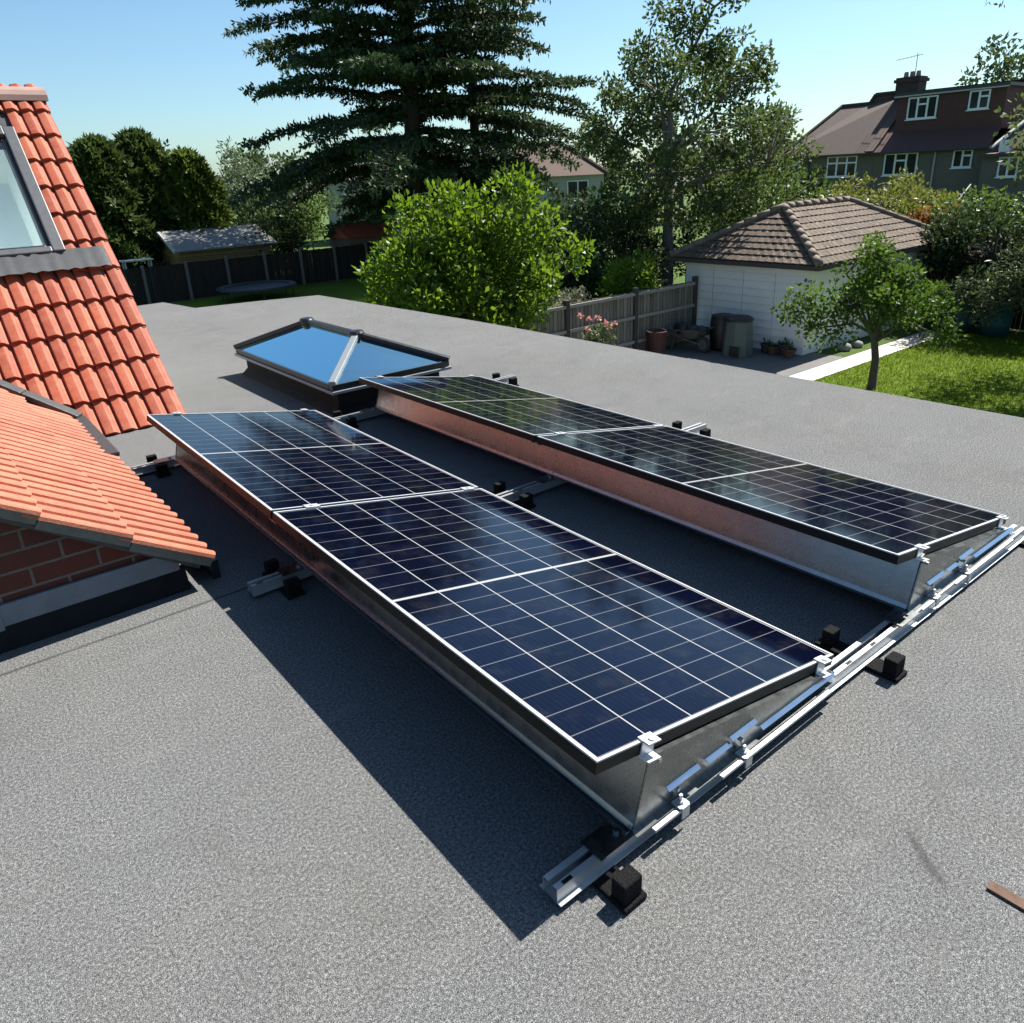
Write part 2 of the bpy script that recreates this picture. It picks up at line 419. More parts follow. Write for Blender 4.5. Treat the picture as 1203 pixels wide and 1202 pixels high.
# ------------------------------------------------------------------ setting
def sheet(name, poly, z, mat, label=None):
    b = MB(); b.add([(x, y, z) for x, y in poly], [tuple(range(len(poly)))])
    o = b.build(name, mat); tag(o, label, None, None, 'structure'); return o
sheet('ground', [(-600, -600), (900, -600), (900, 900), (-600, 900)], GZ, M['rough'], 'rough grass ground under the gardens and houses')
sheet('lawn', [(4.4, 7.2), (4.4, -8), (20.4, -8), (20.4, 7.2)], GZ+.008, M['lawn'], 'bright mown lawn with tree shadows beside the concrete path')
sheet('garden_path', [(8, 7.22), (19.8, 7.22), (19.8, 7.78), (8, 7.78)], GZ+.016, M['path'], 'pale concrete path along the edge of the lawn')
sheet('patio', [(4.4, 7.8), (15.9, 7.8), (15.9, 11.5), (4.4, 11.5)], GZ+.012, M['patio'], 'shaded grey paving in front of the white garage')
sheet('lawn', [(1.5, 12.0), (21.5, 12.0), (21.5, 32.3), (1.5, 32.3)], GZ+.008, M['lawn'], 'lawn of the next garden between the dark fence and weathered fence')
sheet('flower_bed', [(9.6, 11.75), (15.4, 11.75), (15.4, 13.0), (9.6, 12.9)], GZ+.016, M['soil'], 'dark soil bed along the weathered fence')

# ------------------------------------------------------------------ the house we stand on
house = empty('house', (-1.6, 4.0, GZ), 'brick house with steep red tiled roof, small tiled gable and flat grey felt roof', 'house')
b = MB()
deck = [(-4.5, -5), (4.31, -5), (4.24, .6), (4.17, 3.2), (4.10, 6.0), (3.90, 9.62), (3.05, 9.87), (2.24, 10.02), (2.10, 11.05), (1.5, 11.0), (-4.5, 10.6)]
b.prism([(x, y, -.18) for x, y in deck], (0, 0, .18))
flat = b.build('flat_roof', M['felt'], house); tag(flat, 'flat roof of grey mineral felt')
b = MB()
for (p, q) in zip(deck[1:10], deck[2:11]):
    b.bar((p[0]+.012, p[1]+.01, -.07), (q[0]+.012, q[1]+.01, -.07), .025, .13)
tr_ = b.build('edge_trim', M['lead_dark'], flat)
b = MB()
b.prism([(x*.985 if x > 0 else x, y-.12 if y > 5 else y, GZ) for x, y in deck], (0, 0, -GZ-.19))
b.build('wall', M['render'], house)

def tile_field(b, O, U, V, Nn, nper, ncourse, clen, period, amp, thick, skip=None, per_tile=2, jit=.0025, ext=.05, prof=None):
    """courses of interlocking roll tiles; every tile is its own island of the roof mesh"""
    O, U, V, Nn = Vector(O), Vector(U), Vector(V), Vector(Nn)
    prof = prof or [(0., -.5), (.02, .3), (.05, .52), (.15, .66), (.32, .85), (.5, 1.), (.57, .96), (.66, .6), (.76, .08), (.84, -.25), (.91, -.34), (.935, -.6), (1., -.6)]
    for j in range(ncourse):
        for t in range(0, nper, per_tile):
            k = min(per_tile, nper-t)
            u0 = t*period; u1 = (t+k)*period
            if skip and skip(u0, u1, j*clen, (j+1)*clen): continue
            lift = random.uniform(0, jit); sl = random.uniform(-jit, jit); dv = random.uniform(-.004, .004)
            us, hs = [], []
            for q in range(k):
                for (tt, h) in prof[(0 if q == 0 else 1):]:
                    us.append((t+q+tt)*period); hs.append(h*amp)
            us.append(us[-1]); hs.append(-.012)
            n = len(us); vs = []
            v0 = j*clen+dv; v1 = (j+1)*clen+ext
            for (v, base, dz) in ((v0, thick*1.25, -thick), (v0, thick*1.25, 0), (v1, -.002, 0)):
                for u, h in zip(us, hs):
                    vs.append(O + U*u + V*v + Nn*(base+h+dz+lift+sl*(u-u0)/(u1-u0)))
            fs = []
            for i in range(n-1):
                fs.append((i, i+1, n+i+1, n+i)); fs.append((n+i, n+i+1, 2*n+i+1, 2*n+i))
            b.add(vs, fs)

# --- steep main roof slope
PIT = R(43.4); cp, sp = math.cos(PIT), math.sin(PIT)
V1 = (0, cp, sp); N1 = (0, -sp, cp)
P0 = Vector((.47, 4.60, .012))
PER = .11; NP = 38
uL = NP*PER
OX = Vector((.47-uL, 4.60, .012))
WX0, WX1 = -.66, .14                     # roof window outer frame
WV0 = (1.092-.012)/sp; WV1 = (2.0-.012)/sp
def skip1(u0, u1, v0, v1):
    x0, x1 = OX.x+u0, OX.x+u1
    return x1 > WX0-.02 and x0 < WX1-.006 and v0 > WV0-.26 and v0 < WV1-.0
b = MB()
CL = .289
tile_field(b, OX + Vector(V1)*-.03, (1, 0, 0), V1, N1, NP, 12, CL, PER, .020, .024, skip1, per_tile=1)
roof = b.build('tiled_roof', M['tile'], house); tag(roof, 'steep slope of bright red roll tiles')
b = MB()   # back slope and boarding below the tiles
def S(x, v, h=0): return Vector((x, 4.60, .012)) + Vector(V1)*v + Vector(N1)*h
zr = 2.33; vr = (zr-.012)/sp; yr = 4.6+vr*cp
b.add([S(-4.4, -.02, -.005), S(WX0, -.02, -.005), S(WX0, vr-.03, -.005), S(-4.4, vr-.03, -.005)], [(0, 1, 2, 3)])
b.add([S(WX1, -.02, -.005), S(.44, -.02, -.005), S(.44, vr-.03, -.005), S(WX1, vr-.03, -.005)], [(0, 1, 2, 3)])
b.add([S(WX0, -.02, -.005), S(WX1, -.02, -.005), S(WX1, WV0, -.005), S(WX0, WV0, -.005)], [(0, 1, 2, 3)])
b.add([S(WX0, WV1, -.005), S(WX1, WV1, -.005), S(WX1, vr-.03, -.005), S(WX0, vr-.03, -.005)], [(0, 1, 2, 3)])
b.build('underlay', M['lead_dark'], roof)
b = MB()
Ob = Vector((.47, 2*yr-4.6, .012))
tile_field(b, Ob, (-1, 0, 0), (0, -cp, sp), (0, sp, cp), NP, 11, CL, PER, .027, .02)
b.build('back_slope', M['tile'], roof)
b = MB()
for i in range(11):
    x1 = .49-i*.42; x0 = x1-.425
    pts = []
    for k in range(9):
        a = math.pi*k/8; pts.append((0, yr-.125*math.cos(a), zr-.055+.115*math.sin(a)+(.004 if i % 2 else 0)))
    b.prism([(x0, p[1], p[2]) for p in pts], (x1-x0-.006, 0, 0))
b.build('ridge_capping', M['ridge_tile'], roof, smooth=False)
b = MB()
b.prism([(.405, 4.62, .0), (.405, yr, zr-.06), (.405, 2*yr-4.62, 0)], (.04, 0, 0))
b.build('gable_end', M['render'], house)
# --- roof window
b = MB()
def wbar(x0, x1, v0, v1, h0, h1): 
    c = (S(x0, v0, h0)+S(x1, v1, h1))/2
    b.obox(c, ((1, 0, 0), V1, N1), (abs(x1-x0)/2, abs(v1-v0)/2, abs(h1-h0)/2))
fw = .085
wbar(WX0, WX0+fw, WV0, WV1, -.04, .085); wbar(WX1-fw, WX1, WV0, WV1, -.04, .085)
wbar(WX0+fw, WX1-fw, WV1-.10, WV1, -.04, .095); wbar(WX0+fw, WX1-fw, WV0, WV0+.055, -.04, .08)
win = b.build('roof_window', M['win_grey'], house, bevel=.008); tag(win, 'grey framed roof window in the tiles')
b = MB()
x0, x1, v0, v1 = WX0+fw, WX1-fw, WV0+.055, WV1-.10
for (a0, a1, c0, c1) in ((x0, x0+.03, v0, v1), (x1-.03, x1, v0, v1), (x0+.03, x1-.03, v0, v0+.03), (x0+.03, x1-.03, v1-.03, v1)):
    wbar(a0, a1, c0, c1, -.03, .06)
b.build('sash', M['anthracite'], win, bevel=.004)
b = MB(); b.quad(S(x0+.02, v0+.02, .05), S(x1-.02, v0+.02, .05), S(x1-.02, v1-.02, .05), S(x0+.02, v1-.02, .05))
b.build('pane', M['wglass'], win)
b = MB()   # plastered reveal and ceiling slope behind the glass
d = .34
A = [S(x0+.03, v0+.03, -.03), S(x1-.03, v0+.03, -.03), S(x1-.03, v1-.03, -.03), S(x0+.03, v1-.03, -.03)]
B_ = [p - Vector(N1)*d for p in A]
for i in range(4): b.quad(A[i], A[(i+1) % 4], B_[(i+1) % 4], B_[i])
b.quad(*B_)
b.build('reveal', M['white_room'], win)
b = MB()   # ribbed lead apron below the window, side gutters
n = 34; rows = []
for r_, (v, h) in enumerate(((WV0+.02, .07), (WV0-.03, .066), (WV0-.175, .070))):
    for i in range(n+1):
        x = -1.05 + (.405+1.05)*i/n
        rows.append(S(x, v, h + (.009*math.cos(2*math.pi*x/.0735) if r_ else 0)))
b.add(rows, [(r_*(n+1)+i, (r_+1)*(n+1)+i, (r_+1)*(n+1)+i+1, r_*(n+1)+i+1) for r_ in range(2) for i in range(n)])
b.build('apron', M['apron'], win, smooth=True)
b = MB()
wbar(WX1, WX1+.045, WV0-.05, WV1+.05, .0, .012); wbar(WX0-.045, WX0, WV0-.05, WV1+.05, .0, .012)
wbar(WX0-.045, WX1+.045, WV1, WV1+.06, .0, .012)
b.build('side_gutter', M['lead_dark'], win)
# --- small gable with its own tiles, lower left
GN = Vector((.5606, 0, .8281)); GV = Vector((-.8281, 0, .5606)); GO = Vector((-.205, 2.0, .105))
def valley_y(P): return 4.60 + (P.z-.012)*cp/sp
def skip2(u0, u1, v0, v1):
    P = GO + GV*((v0+v1)/2)
    return GO.y+(u0+u1)/2 > valley_y(P)-.02
ROLL = [(0., -.25), (.03, .5), (.09, .86), (.18, 1.), (.32, .97), (.46, .80), (.6, .47), (.74, .14), (.86, .0), (.94, -.06), (.965, -.3), (1., -.3)]
b = MB()
gp = .105
tile_field(b, GO, (0, 1, 0), GV, GN, 32, 5, .33, gp, .018, .014, skip2, prof=ROLL)
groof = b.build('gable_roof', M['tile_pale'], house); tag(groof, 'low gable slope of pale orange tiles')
b = MB()
vt = 5*.33
RX = (GO + GV*vt)
tile_field(b, Vector((2*RX.x-GO.x, 2.0+32*gp, .105)), (0, -1, 0), Vector((.8281, 0, .5606)), Vector((-.5606, 0, .8281)), 32, 5, .33, gp, .018, .014, prof=ROLL)
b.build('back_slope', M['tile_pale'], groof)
b = MB()
def G(v, y, h): return Vector((GO.x, y, GO.z)) + GV*v + GN*h
b.prism([G(.03, 2.02, -.045), G(vt, 2.02, -.045), G(vt, 2.02, -.006), G(.03, 2.02, -.006)], (0, 3.0, 0))
b.build('roof_boarding', M['lead_dark'], groof)
b = MB()   # mortar undercloak in stepped lengths under the verge tiles
for i in range(5):
    b.prism([G(i*.33-.0, 2.002, -.036+.014), G(i*.33+.325, 2.002, -.036), G(i*.33+.325, 2.002, .004), G(i*.33, 2.002, .018)], (0, .075, 0))
b.build('verge', M['mortar'], groof)
b = MB()   # valley: dark dressed lead between the two slopes, and along the eave end
pts = []
for v in (-.02, .3, .6, .95, 1.3):
    P = GO + GV*v; pts.append((P.x, valley_y(P), P.z))
for p, q in zip(pts[:-1], pts[1:]):
    b.bar((p[0], p[1]-.03, p[2]+.05), (q[0], q[1]-.03, q[2]+.05), .085, .045)
b.build('valley_lead', M['lead_dark'], groof, bevel=.01)
b = MB(); b.bar((-.212, 3.62, .150), (-.19, 4.66, .135), .075, .03); b.build('lead_capping', M['lead_dark'], groof, bevel=.008)
b = MB(); b.box((-.20, 2.05, .0), (-.17, 4.62, .085))
b.build('fascia', M['anthracite'], groof)
b = MB()
xs = -.33
top = lambda x: .105 + (GO.x-x)*.677 - .045
b.prism([(xs, 2.08, .165), (xs, 2.08, top(xs)), (RX.x, 2.08, top(RX.x)), (2*RX.x-xs, 2.08, top(xs)), (2*RX.x-xs, 2.08, .165)], (0, .1, 0))
# right return wall
b.box((xs-.1, 2.185, .0), (xs, 4.6, .15))
gw = b.build('gable_wall', M['brick'], house); tag(gw, 'red brick gable wall with lead flashing')
b = MB()
for i in range(4):
    xa = xs+.012-i*.62; xb = xa-.63
    b.box((xa, 2.062-.004*(i % 2), .062), (xb, 2.079, .172+.006*(i % 2)))
b.build('lead_flashing', M['lead'], gw, bevel=.004)
b = MB()
b.prism([(xs+.03, 2.035, .002), (xs+.03, 2.077, .002), (xs+.03, 2.077, .10), (xs+.03, 2.066, .10)], (-2.1, 0, 0))
b.build('felt_upstand', M['kerb'], gw)

# ------------------------------------------------------------------ roof lantern
lx0, lx1, ly0, ly1, lz = 1.25, 2.23, 3.80, 5.66, .225
lan = empty('roof_lantern', ((lx0+lx1)/2, (ly0+ly1)/2, 0), 'low hipped glass roof lantern on a black kerb beyond the solar panels', 'roof lantern')
b = MB()
b.box((lx0+.06, ly0+.06, .001), (lx1-.06, ly1-.06, .165))
b.prism([(lx0+.0, ly0+.06, .002), (lx0+.06, ly0+.06, .002), (lx0+.06, ly0+.06, .05)], (0, ly1-ly0-.12, 0))
b.prism([(lx0+.06, ly0+.0, .002), (lx0+.06, ly0+.06, .05), (lx0+.06, ly0+.06, .002)], (lx1-lx0-.12, 0, 0))
b.build('kerb', M['kerb'], lan)
ap0 = Vector((1.73, 4.29, .435)); ap1 = Vector((1.73, 5.17, .435))
C = [Vector((lx0, ly0, lz)), Vector((lx1, ly0, lz)), Vector((lx1, ly1, lz)), Vector((lx0, ly1, lz))]
b = MB()
b.box((lx0, ly0, lz-.042), (lx1, ly0+.055, lz+.003)); b.box((lx0, ly1-.055, lz-.042), (lx1, ly1, lz+.003))
b.box((lx0, ly0+.055, lz-.042), (lx0+.055, ly1-.055, lz+.003)); b.box((lx1-.055, ly0+.055, lz-.042), (lx1, ly1-.055, lz+.003))
b.build('eaves_frame', M['anthracite'], lan, bevel=.006)
b = MB()
b.box((lx0-.012, ly0-.012, lz-.066), (lx1+.012, ly1+.012, lz-.044))
b.build('drip_trim', M['grey_pvc'], lan, bevel=.004)
for (nm, p, q, w, mt) in (('ridge_bar', ap0, ap1, .05, M['anthracite']), ('hip_bar', C[0], ap0, .052, M['grey_pvc']), ('hip_bar', C[1], ap0, .05, M['anthracite']), ('hip_bar', C[2], ap1, .05, M['anthracite']), ('hip_bar', C[3], ap1, .05, M['anthracite'])):
    b = MB(); b.bar(p+Vector((0, 0, .012)), q+Vector((0, 0, .012)), w, .034)
    b.build(nm, mt, lan, bevel=.006)
for a in (ap0, ap1):
    b = MB(); b.lathe(a, [(.0, .04), (.05, .036), (.062, .02), (.055, -.03)], 12)
    b.build('ridge_cap', M['anthracite'], lan)
ins = .03
for (q) in ((C[3], C[0], ap0, ap1), (C[1], C[2], ap1, ap0)):
    b = MB(); b.add(q, [(0, 1, 2, 3)]); b.build('glass_pane', M['lglass'], lan)
for (q) in ((C[0], C[1], ap0), (C[2], C[3], ap1)):
    b = MB(); b.add(q, [(0, 1, 2)]); b.build('glass_pane', M['lglass'], lan)
b = MB()
b.box((lx0+.07, ly0+.07, .168), (lx1-.07, ly1-.07, .170))
b.build('light_well', M['win_grey'], lan)

# ------------------------------------------------------------------ solar panels
TH = .035
def panel_proto():
    root = empty('solar_panel', (0, 0, 0))
    b = MB(); lw = .0085
    b.box((0, 0, -TH), (PW, lw, -.0045)); b.box((0, PL-lw, -TH), (PW, PL, -.0045))
    b.box((0, lw, -TH), (lw, PL-lw, -.0045)); b.box((PW-lw, lw, -TH), (PW, PL-lw, -.0045))
    for y0 in (lw, PL-lw-.02): b.box((lw, y0, -TH), (PW-lw, y0+.02, -TH+.003))
    b.build('frame', M['black_frame'], root, local=True)
    b = MB()
    b.box((0.0005, .0005, -.0045), (PW-.0005, lw, 0)); b.box((.0005, PL-lw, -.0045), (PW-.0005, PL-.0005, 0))
    b.box((.0005, lw, -.0045), (lw, PL-lw, 0)); b.box((PW-lw, lw, -.0045), (PW-.0005, PL-lw, 0))
    b.build('frame_lip', M['lip'], root, local=True)
    b = MB(); b.quad((lw, lw, -.0025), (PW-lw, lw, -.0025), (PW-lw, PL-lw, -.0025), (lw, PL-lw, -.0025))
    b.build('glass', M['cells'], root, local=True)
    b = MB(); b.quad((lw, lw, -.008), (lw, PL-lw, -.008), (PW-lw, PL-lw, -.008), (PW-lw, lw, -.008))
    b.build('back_sheet', M['black_frame'], root, local=True)
    for dx in (-.18, 0, .18):
        b = MB(); b.box((PW/2+dx-.04, PL/2-.03, -.026), (PW/2+dx+.04, PL/2+.03, -.0085))
        b.build('junction_box', M['anthracite'], root, local=True)
    return root
ROW = [dict(o=Vector((0, 0, .324)), t=.1946, s=.0071, yw=0.), dict(o=Vector((1.418, .0275, .306)), t=.186, s=-.0029, yw=.0154)]
def row_mat(r):
    t, s, yw = r['t'], r['s'], r['yw']
    X = Vector((math.cos(t), 0, -math.sin(t))); Y = Vector((0, 1, s)).normalized()
    X = (X - Y*X.dot(Y)).normalized(); Z = X.cross(Y)
    m = Matrix((X, Y, Z)).transposed().to_4x4()
    return Matrix.Translation(r['o']) @ Matrix.Rotation(yw, 4, 'Z') @ m
GRP = 'solar panels in two tilted rows'
labels = ['solar panel with navy blue cells, nearest of the four, beside the projecting bare rail end',
          'solar panel lying beside the orange gable tiles, at the far end of its row',
          'black solar panel behind the navy blue one, its low corner near the open roof edge',
          'solar panel mirroring green foliage, its end beside the glass roof lantern']
proto = panel_proto()
k = 0
for r in ROW:
    for y0 in (0., PL+.021):
        o = proto if k == 0 else copy_tree(proto)
        m = row_mat(r) @ Matrix.Translation((0, y0, 0))
        o.location = m.to_translation(); o.rotation_euler = m.to_euler()
        tag(o, labels[k], 'solar panel', GRP); k += 1

# ------------------------------------------------------------------ mounting frame
mf = empty('mounting_frame', (1.2, 1.8, 0), 'galvanised mounting frame of rails, plates and deflectors standing on rubber feet', 'mounting frame')
RY = (0.012, 1.80, 3.60)
def rail(y, x0, x1):
    b = MB(); z0, z1, w, t = .016, .056, .048, .0025
    poly = [(y-w/2-.012, z0), (y+w/2+.012, z0), (y+w/2+.012, z0+t), (y+w/2, z0+t), (y+w/2, z1), (y+.008, z1), (y+.008, z1-.006), (y+w/2-t, z1-.006), (y+w/2-t, z0+2*t),
            (y-w/2+t, z0+2*t), (y-w/2+t, z1-.006), (y-.008, z1-.006), (y-.008, z1), (y-w/2, z1), (y-w/2, z0+t), (y-w/2-.012, z0+t)]
    n = len(poly)
    vs = [(x0, p[0], p[1]) for p in poly] + [(x1, p[0], p[1]) for p in poly]
    b.add(vs, [(i, (i+1) % n, n+(i+1) % n, n+i) for i in range(n)])
    # end faces as a ring of small quads
    b.box((x0-.001, y-w/2-.012, z0), (x0, y+w/2+.012, z0+t)); b.box((x0-.001, y-w/2, z0+t), (x0, y-w/2+t, z1)); b.box((x0-.001, y+w/2-t, z0+t), (x0, y+w/2, z1))
    return b.build('rail', M['rail'], mf)
for y, x1 in zip(RY, (2.50, 2.72, 2.70)): rail(y, -.135, x1)
for y in RY:
    for x in (-.10, 1.1, 1.25, 1.4):
        b = MB(); b.box((x-.014, y-.0225, .0562), (x+.014, y-.0125, .0568)); b.build('slot', M['black_frame'], mf)

def row_pt(r, x, y, z): return row_mat(ROW[r]) @ Vector((x, y, z))
RYL = (-.012, PL+.0105, 2*PL+.033)
for r in (0, 1):
    for i, y in enumerate(RY):
        yl = RYL[i] if r == 0 else RYL[i]-.004
        ya = row_pt(r, .2, yl, 0).y
        xo = ROW[r]['o'].x - (y*ROW[r]['yw'])
        def zt(x): 
            return row_pt(r, (x-xo)/math.cos(ROW[r]['t']), yl, -TH-.006).z
        b = MB(); t = .0025
        poly = [(xo+.105, .057), (xo+.985, .057), (xo+1.0, .075), (xo+.97, zt(xo+.97)), (xo+.17, zt(xo+.17)), (xo+.158, zt(xo+.17)-.012)]
        b.prism([(x, ya-t, z) for x, z in poly], (0, 2*t, 0))
        # flange along the top edge and folded foot
        b.bar((xo+(.17 if i != 1 else -.005), ya+(.014 if i != 1 else 0), zt(xo+(.17 if i != 1 else -.005))-.001), (xo+.95, ya+(.014 if i != 1 else 0), zt(xo+.95)-.001), .03 if i != 1 else .07, .0022)
        b.box((xo+.10, ya-.02, .0575), (xo+.99, ya+.016, .0600))
        pl = b.build('side_plate', M['plate'], mf)
        b = MB()   # bent stiffening lips catching the sky
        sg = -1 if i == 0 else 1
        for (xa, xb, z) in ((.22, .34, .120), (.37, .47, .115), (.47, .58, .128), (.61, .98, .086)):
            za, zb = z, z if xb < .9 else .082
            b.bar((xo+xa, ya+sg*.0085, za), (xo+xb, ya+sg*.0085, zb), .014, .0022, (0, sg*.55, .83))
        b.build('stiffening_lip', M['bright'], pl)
        for xa in (.24, .50):   # hook brackets and bolts onto the rail
            b = MB()
            b.box((xo+xa, ya-.034, .060), (xo+xa+.035, ya-.004, .064)); b.box((xo+xa+.004, ya-.038, .03), (xo+xa+.031, ya-.034, .064))
            b.tube([(xo+xa+.018, ya-.019, .058), (xo+xa+.018, ya-.019, .088)], .005, 8); b.tube([(xo+xa+.018, ya-.019, .064), (xo+xa+.018, ya-.019, .072)], .0095, 6)
            b.tube([(xo+xa+.018, ya-.003, .10), (xo+xa+.018, ya-.014, .10)], .006, 8)
            b.box((xo+xa-.09, ya-.034, .050), (xo+xa+.03, ya-.022, .0575))
            b.build('bracket', M['alu'], pl)
        b = MB(); b.box((xo+.54, ya-.034, .050), (xo+.93, ya-.022, .0575)); b.build('edge_strip', M['alu'], pl)
        b = MB(); b.tube([(xo+.185, ya-.002, zt(xo+.185)-.016), (xo+.185, ya-.012, zt(xo+.185)-.016)], .006, 8)
        b.build('bolt', M['zinc'], pl)
        # clamps
        for xl in (.168, .955):
            b = MB(); m = row_mat(ROW[r])
            def cb(a, c): 
                ctr = [(a[q]+c[q])/2 for q in range(3)]
                b.obox(m @ Vector(ctr), [m.to_3x3() @ Vector(v) for v in ((1,0,0),(0,1,0),(0,0,1))], [abs(a[q]-c[q])/2 for q in range(3)])
            if i == 1: cb((xl-.03, yl-.018, .001), (xl+.03, yl+.018, .005)); cb((xl-.03, yl-.008, -.04), (xl+.03, yl+.008, .001)); bz = (yl, .005)
            else:
                s_ = 1 if i == 0 else -1
                e = 0 if i == 0 else 2*PL+.021
                cb((xl-.022, e-s_*.022, .001), (xl+.022, e+s_*.013, .005)); cb((xl-.022, e-s_*.0045, -.037), (xl+.022, e-s_*.001, .001)); cb((xl-.022, e-s_*.03, -.041), (xl+.022, e-s_*.001, -.037)); bz = (e-s_*.010, .005)
            q = m @ Vector((xl, bz[0], bz[1])); nz = m.to_3x3() @ Vector((0, 0, 1))
            b.tube([q, q+nz*.004], .008, 8)
            b.build('clamp', M['alu'], mf)
    # wind deflector
    x0 = ROW[r]['o'].x; L_ = 2*PL+.021
    b = MB(); prof = [(.085, .064), (.105, .060), (.112, .075), (.152, .222), (.158, .245), (.185, .252), (.185, .249), (.161, .242), (.155, .221), (.1145, .0745), (.106, .0575), (.085, .0615)]
    n = len(prof); hi = .012 if r else 0
    vs = []
    for y in (-.008, L_/2-.0006, L_/2+.0006, L_+.004):
        for (px, pz) in prof:
            P = row_pt(r, 0, y, 0); vs.append((P.x+px, P.y, pz+(P.z-.324+hi)*(pz-.06)/.19))
    fs = []
    for s0 in (0, 2): fs += [(s0*n+i, s0*n+(i+1) % n, (s0+1)*n+(i+1) % n, (s0+1)*n+i) for i in range(n)]
    fs += [tuple(range(n))[::-1], tuple(range(n, 2*n)), tuple(range(2*n, 3*n))[::-1], tuple(range(3*n, 4*n))]
    b.add(vs, fs); b.build('wind_deflector', M['galv'], mf)
    b = MB()   # upper stiffener channel behind the plate
    for (ya, yb) in ((.02, L_-.02),):
        P = row_pt(r, .20, ya, -.06); Q = row_pt(r, .20, yb, -.06)
        b.bar(P, Q, .05, .03)
    b.build('cross_channel', M['lead_dark'], mf)
    for y in RY:
        b = MB()
        for dx in (.03, .075):
            P = row_pt(r, 0, y, 0)
            b.box((P.x+dx-.04 if dx < .05 else P.x+dx, y-.035, .0572), (P.x+.115, y+.035, .0602)) if dx < .05 else b.tube([(P.x+dx, y, .060), (P.x+dx, y, .068)], .008, 6)
        b.build('foot_plate', M['galv'], mf)
for i, y in enumerate(RY):
    for x in (0.0, 1.215, 2.46 if i == 0 else 2.6):
        b = MB()
        b.box((x-.036, y-.135, .001), (x+.036, y+(.03 if i == 0 and x == 0 else .14), .0155))
        b.box((x-.03, y-.126, .0155), (x+.028, y-.084, .070))
        if not (i == 0 and x == 0): b.box((x-.027, y+.087, .0155), (x+.027, y+.124, .070))
        b.build('rubber_foot', M['rubber'], mf, bevel=.004)
# wooden strip lying on the felt
b = MB(); o = Vector((.632, -.592, .0))
d = Vector((.03, -1, 0)).normalized(); w = Vector((-d.y, d.x, 0))
b.obox(o+d*.35+Vector((0, 0, .004)), (d, w, (0, 0, 1)), (.35, .014, .003))
tag(b.build('wood_strip', M['wood_strip'], None, bevel=.001), 'thin brown wooden strip lying loose on the grey felt roof', 'wood strip')

#__PART2__
# ------------------------------------------------------------------ vegetation
def unit(v): return v/np.maximum(np.linalg.norm(v, axis=-1, keepdims=True), 1e-9)
def leaf_mesh(name, cen, tip, ln, wd, mat, parent, fold=.25, roll=None):
    """one folded kite-shaped leaf per centre; cen is the leaf's stalk end"""
    n = len(cen); off = np.array(origin_of(parent)) if parent is not None else 0
    cen = np.asarray(cen)-off; tip = unit(np.asarray(tip))
    ln = np.broadcast_to(ln, (n,))[:, None]; wd = np.broadcast_to(wd, (n,))[:, None]
    r = unit(rng.normal(size=(n, 3))) if roll is None else unit(roll + .35*rng.normal(size=(n, 3)))
    side = unit(np.cross(tip, r)); up = np.cross(side, tip)
    v = np.empty((n, 4, 3))
    v[:, 0] = cen; v[:, 1] = cen + tip*ln*.48 + side*wd*.5 + up*wd*fold
    v[:, 2] = cen + tip*ln; v[:, 3] = cen + tip*ln*.48 - side*wd*.5 + up*wd*fold
    me = bpy.data.meshes.new(name)
    me.vertices.add(4*n); me.vertices.foreach_set('co', v.reshape(-1))
    me.loops.add(4*n); me.loops.foreach_set('vertex_index', np.arange(4*n, dtype=np.int32))
    me.polygons.add(n); me.polygons.foreach_set('loop_start', np.arange(0, 4*n, 4, dtype=np.int32))
    me.polygons.foreach_set('loop_total', np.full(n, 4, dtype=np.int32))
    me.materials.append(mat); me.update(calc_edges=True)
    o = bpy.data.objects.new(name, me); col.objects.link(o)
    if parent is not None: o.parent = parent
    return o
def ball(n): 
    v = unit(rng.normal(size=(n, 3))); return v*(rng.random((n, 1))**.45)
def clumps_in(c, r, k, shell=.45, lo=-1., squash=1.):
    """k clump centres in an ellipsoid, mostly near its surface"""
    out = []
    while len(out) < k:
        v = unit(rng.normal(size=3)); 
        if v[2] < lo: continue
        out.append(np.array(c) + v*np.array(r)*(shell + (1-shell)*rng.random()))
    return np.array(out)
def fill(cl, rad, per, flat=.8):
    """points around each clump, gaussian-ish, count by clump size"""
    P, D = [], []
    for c, r in zip(cl, rad):
        n = max(3, int(per*(r/np.mean(rad))**2))
        b_ = ball(n); P.append(c + b_*r*np.array([1, 1, flat])); D.append(b_)
    return np.concatenate(P), np.concatenate(D)
